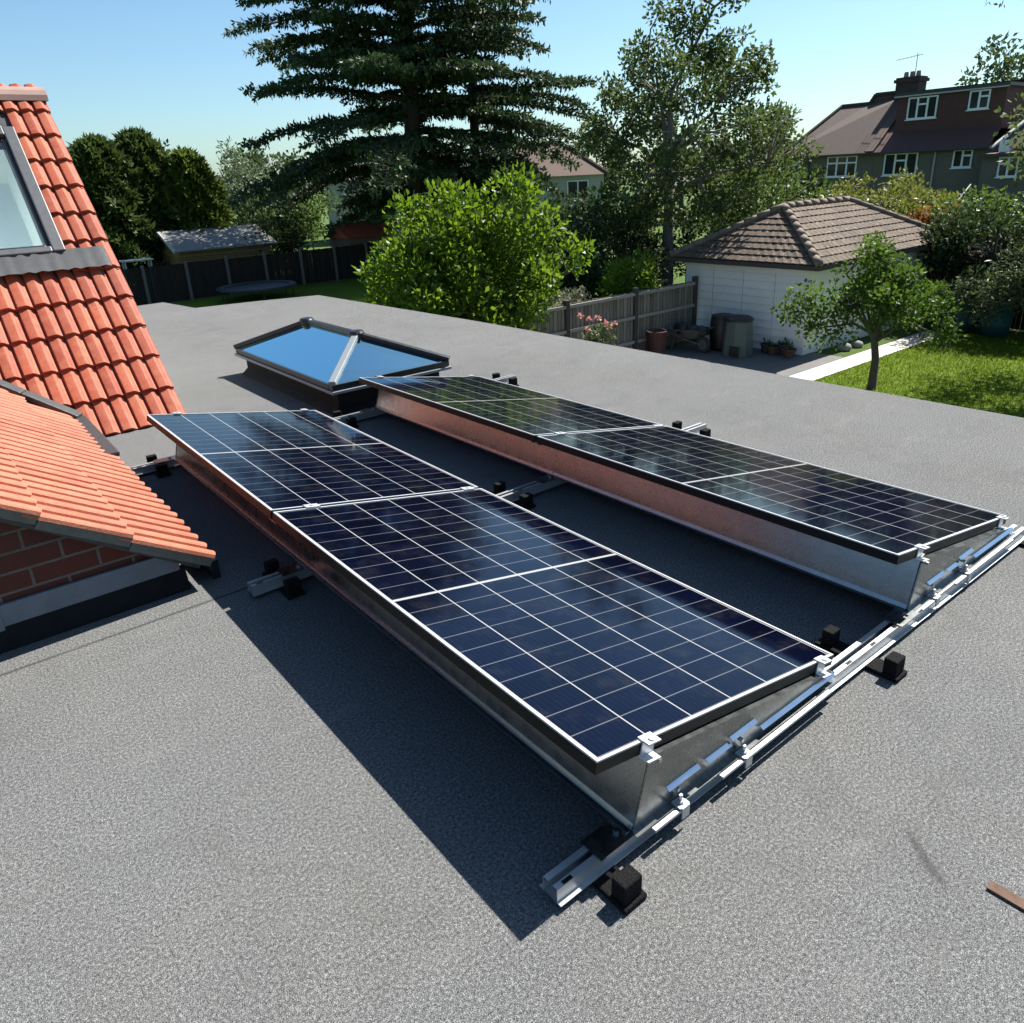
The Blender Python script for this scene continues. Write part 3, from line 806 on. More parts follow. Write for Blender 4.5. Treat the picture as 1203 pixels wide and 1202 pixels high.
def limbs(b, base, fork, cl, r0, rl, every=1, sag=.1, n=6):
    """trunk from base to fork, limbs curving to clump centres"""
    base = np.array(base, float); fork = np.array(fork, float)
    mid = (base+fork)/2 + rng.normal(size=3)*np.array([.025, .025, 0])*np.linalg.norm(fork-base)
    b.tube([base - [0, 0, .1], base + (mid-base)*.08, mid, fork], [r0*1.35, r0*1.02, r0*.86, r0*.7], 9)
    cl = np.asarray(cl); k = max(4, min(11, len(cl)//6))
    ctr = cl.mean(0); idx = [int(np.argmax(cl[:, 2]))]
    while len(idx) < k:      # main limbs reach well separated clumps
        dd = np.min([np.linalg.norm(cl-cl[i], axis=1) for i in idx], axis=0); idx.append(int(np.argmax(dd)))
    nodes = []
    for i in idx:
        c = cl[i]; t = rng.random()*.5+.5; st = mid + (fork-mid)*t; d = c-st; Ld = np.linalg.norm(d)
        m1 = st + d*.35 + np.array([0, 0, .16*Ld]) + rng.normal(size=3)*.06*Ld; m2 = st + d*.7 + np.array([0, 0, .10*Ld]) + rng.normal(size=3)*.05*Ld
        b.tube([st, m1, m2, c], [rl, rl*.72, rl*.42, rl*.16], 6, cap=False)
        for f in (.5, 1.): nodes.append(st+(m1-st)*f)
        for f in (.5, 1.): nodes.append(m1+(m2-m1)*f)
        nodes.append(m2+(c-m2)*.5)
    nodes = np.array(nodes)
    for i, c in enumerate(cl):
        if i in idx: continue
        st = nodes[int(np.argmin(np.linalg.norm(nodes-c, axis=1) + np.maximum(0, nodes[:, 2]-c[2])*.6))]; d = c-st; Ld = np.linalg.norm(d)
        m1 = st + d*.5 + np.array([0, 0, .12*Ld]) + rng.normal(size=3)*.09*Ld
        b.tube([st, m1, c], [rl*.4, rl*.25, rl*.08], 5, cap=False)

def tree(name, label, cat, base, fork, crown, nclump, crad, per, leaf, lmat, bark, r0, rl, group=None, lo=-.9, shell=.45, up=.35, droop=0., extra=None, flat=.8, every=1, part='crown', squash=None):
    root = empty(name, base, label, cat, group)
    cl = clumps_in(crown[0], crown[1], nclump, shell, lo)
    if extra is not None: cl = np.concatenate([cl, np.array(extra)])
    rad = crad*rng.uniform(.55, 1.35, len(cl))
    b = MB(); limbs(b, base, fork, cl, r0, rl, every); b.build('trunk', bark, root, smooth=True)
    P, D = fill(cl, rad, per, flat)
    tip = unit(D + rng.normal(size=P.shape)*.7 + np.array([0, 0, up-droop]))
    n = len(P)
    leaf_mesh(part, P, tip, leaf[0]*rng.uniform(.65, 1.3, n), leaf[1]*rng.uniform(.7, 1.25, n), lmat, root)
    return root

LM = {}
LM['magnolia'] = m_leaf('broad_bright_leaf', (.026, .070, .006), (.088, .155, .010), .42, (.25, .40, .02), .45, .3)
LM['apple'] = m_leaf('apple_leaf', (.026, .060, .010), (.065, .12, .016), .34, (.16, .28, .03), .55, .22)
LM['birch'] = m_leaf('grey_green_leaf', (.028, .055, .018), (.074, .118, .034), .34, (.15, .20, .05), .55, .25)
LM['cedar'] = m_leaf('cedar_needle', (.019, .040, .016), (.056, .096, .034), .2, (.06, .10, .03), .55, .3)
LM['cypress'] = m_leaf('cypress_spray', (.028, .052, .014), (.075, .112, .026), .25, (.1, .15, .03), .6, .25)
LM['cypress_l'] = m_leaf('green_cypress_spray', (.042, .072, .013), (.10, .145, .024), .3, (.18, .26, .04), .6, .25)
LM['willow'] = m_leaf('silver_willow_leaf', (.06, .09, .05), (.12, .16, .09), .35, (.2, .27, .12), .5, .4)
LM['yellow'] = m_leaf('yellow_green_leaf', (.075, .095, .018), (.13, .15, .028), .35, (.28, .30, .05), .5, .3)
LM['orange'] = m_leaf('copper_leaf', (.17, .065, .02), (.28, .12, .035), .3, (.42, .17, .05), .5, .3)
LM['hedge'] = m_leaf('dark_hedge_leaf', (.012, .028, .012), (.036, .060, .024), .2, (.08, .13, .03), .6, .12)
LM['mid'] = m_leaf('mid_green_leaf', (.028, .062, .014), (.062, .11, .022), .33, (.16, .25, .04), .5, .35)
LM['far'] = m_leaf('far_tree_leaf', (.030, .052, .022), (.06, .09, .036), .25, (.12, .18, .05), .6, .3)
LM['grey'] = m_leaf('grey_bed_leaf', (.12, .13, .08), (.24, .24, .17), .3, (.3, .3, .15), .6, .3)
LM['rose'] = m_leaf('rose_leaf', (.035, .055, .03), (.08, .11, .05), .3, (.15, .2, .06), .5, .3)
LM['pink'] = m_leaf('pink_petal', (.55, .18, .16), (.70, .34, .30), .3, (.7, .35, .3), .6, .3)
LM['purple'] = m_leaf('purple_grey_leaf', (.05, .05, .055), (.13, .12, .12), .3, (.2, .18, .16), .5, .4)

# --- the two cedars
def cedar(label, base, H, spread, zlo, ztop, nb, trunk_r, azb=None, seed=3):
    rg = np.random.default_rng(seed)
    base = np.array(base, float); root = empty('cedar_tree', base, label, 'cedar tree', 'cedars behind the dark fence')
    b = MB(); lean = np.array([.02, -.02, 0])
    def axis(z): return base + np.array([0, 0, z]) + lean*z
    b.tube([axis(-.2), axis(.6), axis(H*.4), axis(H*.75), axis(H)], [trunk_r*1.4, trunk_r, trunk_r*.75, trunk_r*.4, .05], 10)
    P, D, Rl = [], [], []
    for i in range(nb):
        f = ((i+.5)/nb)**1.3; z = zlo + (ztop-zlo)*f + rg.normal()*.25
        az = i*2.399 + rg.normal()*.5
        if azb is not None and rg.random() < .42: az = azb[rg.integers(len(azb))] + rg.normal()*.35
        Lb = spread*(1-f**1.7*.75)*rg.uniform(.62, 1.12)
        if f < .1: Lb *= rg.uniform(.4, .8)
        if i % 3 == 1: az = -2.0 + rg.normal()*.8; Lb *= .45
        d = np.array([math.cos(az), math.sin(az), 0]); s = np.array([-d[1], d[0], 0])
        rise = rg.uniform(.05, .24)*(1 if f > .2 else .2); droop = rg.uniform(.10, .2) if f > .2 else rg.uniform(.14, .24)
        def bp(t): return axis(z) + d*Lb*t + np.array([0, 0, Lb*(rise*t*1.6-droop*t*t*1.6)]) + s*math.sin(t*3+i)*.25
        b.tube([bp(0), bp(.3), bp(.6), bp(.97)], [trunk_r*.24, trunk_r*.17, trunk_r*.1, .015], 5, cap=False)
        nt = int(8+Lb*4.6)
        for j in range(nt):
            t = .16+.84*(j+rg.random())/nt; o = bp(t)
            tl = (1.75*(1-t)**.55+.22)*rg.uniform(.5, 1.15)*min(1, Lb/5); sgn = 1 if j % 2 else -1
            td = unit(s*sgn*1. + d*rg.uniform(.35, .95)); zj = rg.normal()*.08
            if tl > .5: b.tube([o, o+td*tl*.55+[0, 0, zj*.5], o+td*tl+[0, 0, zj-.1*tl]], [.022, .014, .006], 4, cap=False)
            m = int(6+tl*17)
            u = rg.random(m)**.8
            pts = o + td*tl*u[:, None] + s*rg.normal(size=(m, 1))*.10 + d*rg.normal(size=(m, 1))*.10
            pts[:, 2] += zj*u - .1*tl*u*u + rg.normal(size=m)*.045
            P.append(pts); D.append(unit(td*.8 + rg.normal(size=(m, 3))*.55 + np.array([0, 0, .12])))
            hang = int(m*.35)
            if hang:
                P.append(pts[:hang]); D.append(unit(td*.4 + rg.normal(size=(hang, 3))*.3 + np.array([0, 0, -.75])))
    P = np.concatenate(P); D = np.concatenate(D); n = len(P)
    b.build('trunk', M['bark'], root, smooth=True)
    leaf_mesh('crown', P, D, .25*rng.uniform(.6, 1.3, n), .10*rng.uniform(.7, 1.3, n), LM['cedar'], root)
    return root
LEFT = math.atan2(3.7, -7.6)
cedar('huge spreading cedar tree with flat layered branches and the thickest bare trunk', (19.3, 31.3, GZ), 22, 8.9, 3.3, 19.5, 142, .46, (LEFT, LEFT+.5, LEFT-.6, LEFT+math.pi, LEFT+math.pi-.5), 5)
cedar('slimmer cedar tree crowded against the huge spreading cedar on the house side', (23.8, 32.6, GZ), 19, 6.2, 4.6, 17.5, 76, .30, (LEFT+math.pi, LEFT+math.pi+.5, LEFT+math.pi-.6), 11)
# --- loose grey-green tree by the garage
tree('birch_tree', 'tall loose grey-green tree with open branches showing sky, behind the white garage', 'tree', (17.0, 14.0, GZ), (16.8, 13.9, 1.4), ((17.0, 13.6, 1.9), (2.75, 2.75, 3.0)), 126, .42, 122, (.135, .082), LM['birch'], M['bark_pale'], .19, .085, shell=.55, up=.1, lo=-.8,
     extra=[(16.6, 13.4, 4.9), (17.6, 12.8, 5.3), (17.9, 12.6, 4.6), (15.6, 15.1, 3.6), (15.3, 15.2, 2.6), (18.6, 11.6, 2.6), (18.9, 11.2, 1.8), (16.0, 14.6, 4.4), (16.3, 13.9, 5.3), (17.1, 13.2, 5.0), (17.4, 13.0, 4.4), (16.8, 13.6, 4.2), (17.7, 12.5, 5.7), (18.2, 12.3, 3.9), (15.9, 14.8, 3.2), (18.4, 12.0, 3.3), (16.9, 13.3, 5.6)])
tree('small_tree', 'dense dark understorey tree between the weathered fence and the tall loose tree', 'tree', (15.6, 14.6, GZ), (15.6, 14.6, -1.2), ((15.4, 14.9, -.9), (2.9, 1.9, 1.9)), 76, .6, 140, (.14, .08), LM['hedge'], M['bark'], .13, .05, shell=.4)
tree('small_tree', 'bushy green tree with yellowish tips rising over the garage ridge', 'tree', (20.2, 13.4, GZ), (20.2, 13.4, -.9), ((20.3, 13.3, .2), (2.1, 1.9, 1.7)), 44, .55, 110, (.13, .075), LM['mid'], M['bark'], .13, .05, shell=.4)
# --- bright magnolia
tree('magnolia_bush', 'big bright yellow-green bush in full sun beyond the flat roof edge', 'bush', (8.4, 12.4, GZ), (8.35, 12.2, -1.3), ((8.35, 12.1, -.7), (1.85, 1.7, 1.8)), 122, .42, 150, (.14, .075), LM['magnolia'], M['bark'], .12, .05, shell=.5, lo=-.75, up=.55,
     extra=[(7.3, 12.4, .9), (7.9, 12.0, 1.05), (8.5, 12.0, 1.1), (9.3, 11.3, 1.0), (9.6, 11.0, .6), (10.0, 10.6, .0), (10.2, 10.7, -.35), (9.2, 11.5, 1.25), (6.7, 12.9, -.2), (6.6, 13.0, -1.2)])
tree('shrub', 'bright leafy shrub standing at the foot of the big yellow-green bush', 'shrub', (9.3, 12.7, GZ), (9.3, 12.7, -2.2), ((9.3, 12.7, -2.05), (.6, .6, .5)), 12, .28, 60, (.15, .08), LM['magnolia'], M['bark'], .03, .012, shell=.3)
# --- apple tree on the lawn
tree('apple_tree', 'small spreading apple tree standing alone on the lawn in front of the garage', 'tree', (13.78, 6.08, GZ), (13.72, 6.16, -1.6), ((13.55, 6.15, -.85), (1.0, 1.1, .82)), 54, .28, 78, (.095, .06), LM['apple'], M['bark'], .085, .036, shell=.3, lo=-.75, up=.2,
     extra=[(12.75, 7.45, -1.2), (12.85, 7.2, -.95), (13.0, 7.0, -1.5), (13.1, 7.0, -1.25), (13.5, 6.1, -.1), (13.6, 6.0, -.25), (13.9, 5.1, -1.2), (13.95, 4.95, -1.45), (13.85, 5.3, -.9), (13.4, 6.6, -1.65), (13.6, 5.5, -.5), (12.9, 7.15, -1.6), (13.2, 6.9, -1.75), (12.8, 7.4, -1.35), (12.95, 7.1, -1.1), (13.05, 7.0, -1.4), (13.25, 6.75, -1.15), (13.45, 6.2, .02), (13.55, 6.3, -.1), (14.0, 4.85, -1.6), (13.9, 5.1, -1.7)])
# --- dark cypresses beyond the dark fence
def cypress(label, base, H, r, n, mat, lean=0, g='cypresses beyond the dark fence'):
    root = empty('cypress_tree', base, label, 'cypress tree', g); base = np.array(base, float)
    b = MB(); b.tube([base-[0, 0, .2], base+[0, 0, H*.5], base+[0, 0, H*.9]], [.22, .14, .03], 7); b.build('trunk', M['bark'], root, smooth=True)
    u = rng.random(n)**.85; az = rng.random(n)*2*math.pi
    prof = r*np.sqrt(np.maximum(0, 1-u**2.6))*(.86+.2*np.sin(u*9+az*2.)*np.cos(az*3+u*5))
    rr = prof*(.55+.5*rng.random(n)**.6)
    rr = rr*(1+.22*np.sin(az*7+u*23))
    P = base + np.stack([rr*np.cos(az), rr*np.sin(az), .3+u*(H-.35)], 1)
    out = np.stack([np.cos(az), np.sin(az), np.zeros(n)], 1)
    D = unit(out*.55 + rng.normal(size=(n, 3))*.6 + np.array([0, 0, .4]))
    leaf_mesh('crown', P, D, .36*rng.uniform(.5, 1.5, n), .15*rng.uniform(.7, 1.3, n), mat, root)
for a in ((('tall dark cypress nearest the red tiled roof, widest of the dark clump'), (7.5, 38.4, GZ), 6.5, 2.15, 13000, LM['cypress']),
          ('dark cypress with the highest tip, in the middle of the clump beyond the fence', (9.4, 38.8, GZ), 6.8, 1.9, 11000, LM['cypress']),
          ('lighter green cypress on the shed side of the dark clump', (11.1, 37.6, GZ), 5.9, 1.5, 9500, LM['cypress_l']),
          ('dark cypress half hidden by the red tiled roof', (5.3, 38.6, GZ), 6.0, 1.9, 6000, LM['cypress'])): cypress(*a)
tree('willow_tree', 'pale silvery tree rising behind the cypresses and the cedar branches', 'tree', (16.4, 46, GZ), (16.4, 46, 0), ((16.2, 46, 1.3), (1.6, 1.6, 2.5)), 36, .6, 70, (.26, .10), LM['willow'], M['bark'], .16, .06, up=.2)
tree('garden_tree', 'green rounded tree behind the felt-roofed shed', 'tree', (18.0, 42, GZ), (18, 42, -.8), ((18.2, 42, -.2), (2.4, 2.4, 1.9)), 44, .75, 85, (.24, .12), LM['mid'], M['bark'], .16, .06)
tree('garden_tree', 'dark bushy tree under the drooping cedar branches by the shed', 'tree', (15.0, 36.2, GZ), (15, 36.2, -1.4), ((14.2, 36.0, -1.2), (2.0, 1.6, 1.4)), 40, .6, 110, (.2, .1), LM['hedge'], M['bark'], .12, .05)
tree('garden_tree', 'mid green bushy tree at the foot of the huge cedar', 'tree', (20.6, 35, GZ), (20.6, 35, -1.4), ((20.8, 35.5, -1.0), (3.4, 2.0, 1.3)), 54, .65, 100, (.22, .11), LM['mid'], M['bark'], .12, .05)
tree('garden_tree', 'dark leafy tree behind the bright bush, in front of the brown hipped house', 'tree', (21.0, 24.5, GZ), (21, 24.5, -1.6), ((21.0, 24.2, -.9), (3.2, 2.4, 1.5)), 50, .65, 110, (.2, .1), LM['hedge'], M['bark'], .14, .05)
tree('garden_tree', 'dark tree closing the next garden behind the flower bed shrub', 'tree', (18.0, 18.2, GZ), (18, 18.2, -1.6), ((18.0, 18.2, -.9), (2.6, 2.2, 1.7)), 46, .62, 110, (.17, .09), LM['hedge'], M['bark'], .14, .05)
tree('garden_tree', 'dark green tree filling the gap below the slimmer cedar, beside the red-roofed shed', 'tree', (25.5, 36.5, GZ), (25.5, 36.5, -1.4), ((25.5, 36.5, -.7), (3.2, 2.4, 1.5)), 52, .65, 105, (.22, .11), LM['mid'], M['bark'], .14, .05)
tree('garden_tree', 'dark bushy tree between the pale silvery tree and the felt-roofed shed', 'tree', (13.6, 41, GZ), (13.6, 41, -1.2), ((13.8, 41, -.6), (2.4, 2.0, 1.6)), 44, .6, 105, (.2, .1), LM['hedge'], M['bark'], .13, .05)
# --- flower bed along the weathered fence
tree('shrub', 'bright green shrub poking above the weathered fence beside the garage', 'shrub', (12.9, 12.25, GZ), (12.9, 12.25, -1.9), ((13.4, 12.25, -1.1), (.75, .55, .62)), 24, .3, 85, (.13, .055), LM['magnolia'], M['bark'], .03, .014, up=.7)
tree('shrub', 'pale grey-leaved shrub spreading along the top of the weathered fence', 'shrub', (11.4, 12.2, GZ), (11.4, 12.2, -1.9), ((11.4, 12.2, -1.45), (.85, .5, .32)), 20, .22, 60, (.10, .055), LM['grey'], M['bark'], .03, .012)
r = tree('rose_bush', 'rose bush with pale pink flowers in front of the weathered fence', 'rose bush', (10.55, 10.55, GZ), (10.55, 10.55, -2.2), ((10.55, 10.5, -1.75), (.24, .34, .36)), 14, .17, 45, (.085, .05), LM['rose'], M['bark'], .015, .008, up=.4)
fc = np.array([(10.3, 10.75, -1.35), (10.4, 10.6, -1.42), (10.6, 10.35, -1.48), (10.55, 10.2, -1.55), (10.3, 10.55, -1.6), (10.7, 10.15, -1.52), (10.45, 10.4, -1.38)])
P, D = fill(fc, np.full(len(fc), .04), 9)
leaf_mesh('blossoms', P, D + [0, 0, .3], .07, .06, LM['pink'], r)
# --- right-hand boundary planting
tree('shrub', 'broad yellow-green shrub in front of the terraced houses behind the garage', 'shrub', (25.2, 12.4, GZ), (25.2, 12.4, -1.4), ((25.0, 11.7, -.55), (2.5, 2.7, 1.45)), 80, .48, 120, (.15, .065), LM['yellow'], M['bark'], .1, .04, up=.5)
tree('shrub', 'orange-leaved shrub just above the far garage eave', 'shrub', (24.0, 10.2, GZ), (24, 10.2, -1.6), ((23.8, 9.9, -.75), (.9, 1.0, .85)), 20, .35, 80, (.13, .07), LM['orange'], M['bark'], .05, .025)
tree('shrub', 'bright green bush between the orange shrub and the dark hedge', 'shrub', (24.2, 8.2, GZ), (24.2, 8.2, -1.2), ((24.0, 8.0, -.55), (1.6, 1.9, 1.2)), 34, .45, 90, (.15, .08), LM['mid'], M['bark'], .08, .03)
tree('hedge', 'big dark glossy hedge overhanging the red-brown fence and teal water butts', 'hedge', (21.9, 6.8, GZ), (21.8, 6.8, -1.6), ((21.3, 6.2, -.85), (1.5, 2.6, 1.4)), 84, .48, 120, (.13, .085), LM['hedge'], M['bark'], .1, .045, shell=.5)
tree('shrub', 'purplish shrub overhanging the red-brown fence at the garage corner', 'shrub', (21.6, 8.0, GZ), (21.6, 8.0, -1.8), ((21.4, 7.6, -1.05), (.7, .8, .75)), 18, .3, 70, (.12, .05), LM['purple'], M['bark'], .05, .02)
tree('shrub', 'arching shrub with narrow pale leaves hanging over the lawn edge', 'shrub', (20.0, 5.4, GZ), (20.0, 5.4, -2.0), ((19.5, 6.1, -1.6), (.8, 1.1, .65)), 32, .32, 65, (.16, .04), LM['rose'], M['bark'], .04, .018, droop=.5)
tree('shrub', 'leafy plant with light tips between the two teal water butts and the path', 'shrub', (18.9, 7.5, GZ), (18.9, 7.5, -2.2), ((18.9, 7.4, -1.9), (.45, .45, .5)), 10, .22, 45, (.14, .05), LM['mid'], M['bark'], .02, .01, up=.5)
# weeping birch whose crown stays outside the frame; its thin twigs hang into the top corner
wb = tree('birch_tree', 'weeping tree beside the lawn, only its thin hanging twigs in the sky corner', 'tree', (18.6, 3.2, GZ), (18.5, 3.2, .6), ((18.3, 3.6, 1.7), (2.7, 2.0, 2.4)), 80, .5, 110, (.12, .07), LM['birch'], M['bark_pale'], .13, .05, shell=.4, droop=.4)
for (x, y, z0, ln) in ((14.62, 5.30, 5.0, 1.2), (14.66, 5.2, 4.9, .7), (14.75, 5.08, 4.9, .75), (14.5, 5.0, 5.0, 1.3), (14.4, 4.9, 4.9, 1.1)):
    m = int(ln*26); u = rng.random(m)
    P = np.stack([x-.12*u+rng.normal(size=m)*.025, y+.10*u+rng.normal(size=m)*.025, z0-ln*u], 1)
    tw = leaf_mesh('hanging_twig', P, np.array([0, 0, -.7])+rng.normal(size=(m, 3))*.5, .085, .045, LM['birch'], wb)
    b = MB(); b.tube([(x, y, z0+.1), (x-.06, y+.05, z0-ln*.5), (x-.12, y+.1, z0-ln)], [.008, .006, .003], 4, cap=False); b.build('stem', M['bark'], tw)
b = MB(); b.tube([(18.4, 2.8, 2.6), (17.0, 3.8, 4.6), (15.6, 4.7, 5.0), (14.6, 5.25, 5.05)], [.05, .035, .02, .008], 5, cap=False); b.build('bough', M['bark_pale'], wb)
# far trees
for i, (x, y, h, r_, lab) in enumerate(((71, 26, 12.0, 4.2, 'large tree rising behind the plum-coloured dormer roof'), (60, 39, 8.2, 3.0, 'far tree just beyond the hip end of the terrace'), (52, 42, 7.2, 3.0, 'far tree between the tall loose tree and the terrace'),
        (44, 66, 7.5, 3.6, 'far tree behind the grey-roofed houses, seen under the cedars'), (28, 70, 8.0, 4.2, 'far tree showing between the cypresses and the cedar'), (18, 72, 8.0, 4.4, 'far tree showing above the pale silvery tree'), (36, 72, 7.5, 4.0, 'far tree on the horizon behind the thick cedar trunk'), (56, 56, 7.0, 3.5, 'far tree behind the brown hipped house'), (66, 47, 7.5, 3.4, 'far tree farthest along the horizon beyond the terrace hip'))):
    tree('garden_tree', lab, 'tree', (x, y, GZ), (x, y, GZ+h*.35), ((x, y, GZ+h*.6), (r_, r_, h*.4)), 40, r_*.27, 60, (.42, .26), LM['far'], M['bark'], .25, .09, group='trees beyond the houses')
tree('garden_tree', 'slim green tree against the pebbledash wall of the terrace', 'tree', (38.5, 22.6, GZ), (38.5, 22.6, -.8), ((38.5, 22.6, -.2), (1.0, 1.4, 1.5)), 24, .5, 60, (.22, .12), LM['hedge'], M['bark'], .1, .04)
for i, (x, y, r_, lab) in enumerate(((33, 15.5, 1.5, 'round garden bush below the terrace, behind the garage roof'), (35, 11.0, 1.6, 'garden bush beneath the small glass conservatory'), (36, 19, 1.6, 'garden bush at the far left end of the terrace garden'), (31, 22.5, 1.8, 'garden bush behind the tall loose tree by the terrace'))):
    tree('shrub', lab, 'shrub', (x, y, GZ), (x, y, -1.8), ((x, y, -1.2), (r_, r_*1.3, 1.25)), 26, .5, 60, (.22, .12), LM['mid'], M['bark'], .08, .03, group='bushes in the far gardens')
# grass: short blades on the near lawn, uncountable
n = 26000
gp_ = np.stack([rng.uniform(12.5, 20.3, n), rng.uniform(2.8, 7.2, n), np.full(n, GZ+.006)], 1)
gr = leaf_mesh('grass', gp_, rng.normal(size=(n, 3))*.45+[0, 0, 1], .055*rng.uniform(.6, 1.4, n), .016, m_leaf('grass_blade', (.06, .11, .006), (.12, .185, .012), .3, (.26, .34, .02), .6, .2), None)
tag(gr, 'short grass blades covering the near lawn', 'grass', None, 'stuff')

# ------------------------------------------------------------------ garage
gar = empty('garage', (18.6, 10.35, GZ), 'low white boarded garage with hipped lichened tile roof', 'garage')
gx0, gx1, gy0, gy1 = 15.5, 21.7, 8.62, 12.15; gw_ = -.80
b = MB()
npan = 4; wv = (gy1-gy0)/npan
for i in range(npan):
    z = GZ; nb = 11; hb = (gw_-GZ)/nb
    for j in range(nb):
        ya, yb = gy0+i*wv+.006, gy0+(i+1)*wv-.006
        b.prism([(gx0+.0, ya, z+j*hb), (gx0-.030, ya, z+j*hb), (gx0-.006, ya, z+(j+1)*hb-.007), (gx0+.0, ya, z+(j+1)*hb-.007)], (0, yb-ya, 0))
b.build('front_boarding', M['white_paint'], gar)
b = MB()
b.box((gx0+.002, gy0, GZ), (gx1, gy0+.12, gw_)); b.box((gx0+.002, gy1-.12, GZ), (gx1, gy1, gw_)); b.box((gx1-.12, gy0+.12, GZ), (gx1, gy1-.12, gw_))
b.build('wall', M['white_paint'], gar)
b = MB(); b.box((gx0+.003, gy0+.12, GZ), (gx0+.1, gy1-.12, gw_)); b.build('gap_shade_backing', M['steel_old'], gar)  # dark sheet standing in for shade in the gaps between boards
ex0, ex1, ey0, ey1, ez = 15.22, 22.0, 8.28, 12.48, -.68
rA = Vector((16.95, 10.35, .45)); rB = Vector((19.95, 10.35, .45))
E_ = [Vector((ex0, ey0, ez)), Vector((ex1, ey0, ez)), Vector((ex1, ey1, ez)), Vector((ex0, ey1, ez))]
def roof_face(b, A, B, C_, D_, ncourse, tw, thick=.024):
    """courses of plain interlocking tiles on a trapezoid A-B (eave), C-D above B, A"""
    A, B, C_, D_ = map(Vector, (A, B, C_, D_)); nrm = (B-A).cross(D_-A).normalized()
    if nrm.z < 0: nrm = -nrm
    for j in range(ncourse):
        t0, t1 = j/ncourse, (j+1)/ncourse+.02
        a0 = A.lerp(D_, t0); b0 = B.lerp(C_, t0); a1 = A.lerp(D_, min(1, t1)); b1 = B.lerp(C_, min(1, t1))
        w = (b0-a0).length; n_ = max(1, int(w/tw))
        for i in range(n_):
            f0, f1 = i/n_, (i+1)/n_
            l = random.uniform(0, .006); lo_ = thick*1.15+l
            p0, p1 = a0.lerp(b0, f0), a0.lerp(b0, f1-.02/n_); q0, q1 = a1.lerp(b1, f0), a1.lerp(b1, f1-.02/n_)
            m0, m1 = p0.lerp(p1, .5), q0.lerp(q1, .5); m2 = p0.lerp(p1, .8); m3 = q0.lerp(q1, .8)
            vs = [p0+nrm*(lo_-thick), p1+nrm*(lo_-thick), p0+nrm*(lo_+.007), m0+nrm*(lo_-.007), m2+nrm*(lo_-.004), p1+nrm*(lo_+.007), q0+nrm*.007, m1-nrm*.006, m3-nrm*.002, q1+nrm*.007]
            b.add(vs, [(0, 1, 5, 4, 3, 2), (2, 3, 7, 6), (3, 4, 8, 7), (4, 5, 9, 8)])
b = MB()
roof_face(b, E_[3], E_[0], rA, rA, 9, .21); roof_face(b, E_[0], E_[1], rB, rA, 9, .21)
roof_face(b, E_[1], E_[2], rB, rB, 9, .21); roof_face(b, E_[2], E_[3], rA, rB, 9, .21)
gro = b.build('roof', M['old_tile'], gar)
b = MB(); b.add([v - Vector((0, 0, .03)) for v in E_] + [rA-Vector((0, 0, .03)), rB-Vector((0, 0, .03))], [(3, 0, 4), (0, 1, 5, 4), (1, 2, 5), (2, 3, 4, 5)]); b.build('underlay', M['lead_dark'], gro)
b = MB()
def hip_tiles(b, p, q, n_, r_):
    p, q = Vector(p), Vector(q)
    for i in range(n_):
        a, c = p.lerp(q, i/n_), p.lerp(q, (i+1.06)/n_)
        b.tube([a+Vector((0, 0, .035)), c+Vector((0, 0, .022))], [r_*1.08, r_*.92], 8)
for c_, a_ in ((E_[0], rA), (E_[3], rA), (E_[1], rB), (E_[2], rB)): hip_tiles(b, c_, a_, 9, .088)
hip_tiles(b, rA, rB, 8, .088)
b.build('hip_tiles', M['old_hip'], gro, smooth=True)
b = MB()
for p, q in ((E_[0], E_[1]), (E_[1], E_[2]), (E_[2], E_[3]), (E_[3], E_[0])):
    b.bar(p-Vector((0, 0, .07)), q-Vector((0, 0, .07)), .025, .10)
b.build('fascia', M['fence_post'], gar)
b = MB(); b.box((gx0-.06, gy0-.04, gw_-.08), (gx0-.02, gy1+.04, gw_-.0)); b.build('head_trim', M['white_paint'], gar)

# ------------------------------------------------------------------ fences
def post_fence(name, label, p0, p1, n, h, postm, panelm, pw=.11, rails=False, ph=.08, side=1, board=.12, capm=None):
    p0, p1 = Vector(p0), Vector(p1); d = (p1-p0)/n; u = d.normalized(); nrm = Vector((-u.y, u.x, 0))*side
    root = empty(name, (p0+p1)/2, label, 'fence')
    for i in range(n+1):
        b = MB(); c = p0 + d*i; hh = h+ph+random.uniform(-.02, .03)
        b.obox(c+Vector((0, 0, hh/2-.15)), (u, nrm, (0, 0, 1)), (pw/2, pw/2, hh/2+.15))
        b.build('post', postm, root, bevel=.012)
    for i in range(n):
        a = p0 + d*i + u*pw/2; c = p0 + d*(i+1) - u*pw/2; dz = random.uniform(-.025, .025)
        me = MB(); Lp = (c-a).length; nb_ = max(2, int(Lp/board))
        for k in range(nb_):
            x0_, x1_ = Lp*k/nb_, Lp*(k+1)/nb_-.008
            hh = h+dz+random.uniform(-.012, .012); t = .016; o_ = random.uniform(0, .006)
            me.add([(x0_, o_, .04), (x1_, o_, .04), (x1_, o_, hh), (x0_, o_, hh), (x0_, o_+t, .04), (x1_, o_+t, .04), (x1_, o_+t, hh), (x0_, o_+t, hh)], [(0, 1, 2, 3), (7, 6, 5, 4), (0, 4, 5, 1), (3, 2, 6, 7), (0, 3, 7, 4), (1, 5, 6, 2)])
        o = me.build('panel', panelm, root, local=True); o.location = a - origin_of(root); o.rotation_euler = (0, 0, math.atan2(u.y, u.x))
        if rails:
            b = MB()
            for zz in rails: b.obox((a+c)/2 + nrm*.035 + Vector((0, 0, zz+dz)), (u, nrm, (0, 0, 1)), (Lp/2, .022, .035))
            b.build('rail', M['fence_rail'], root)
    return root
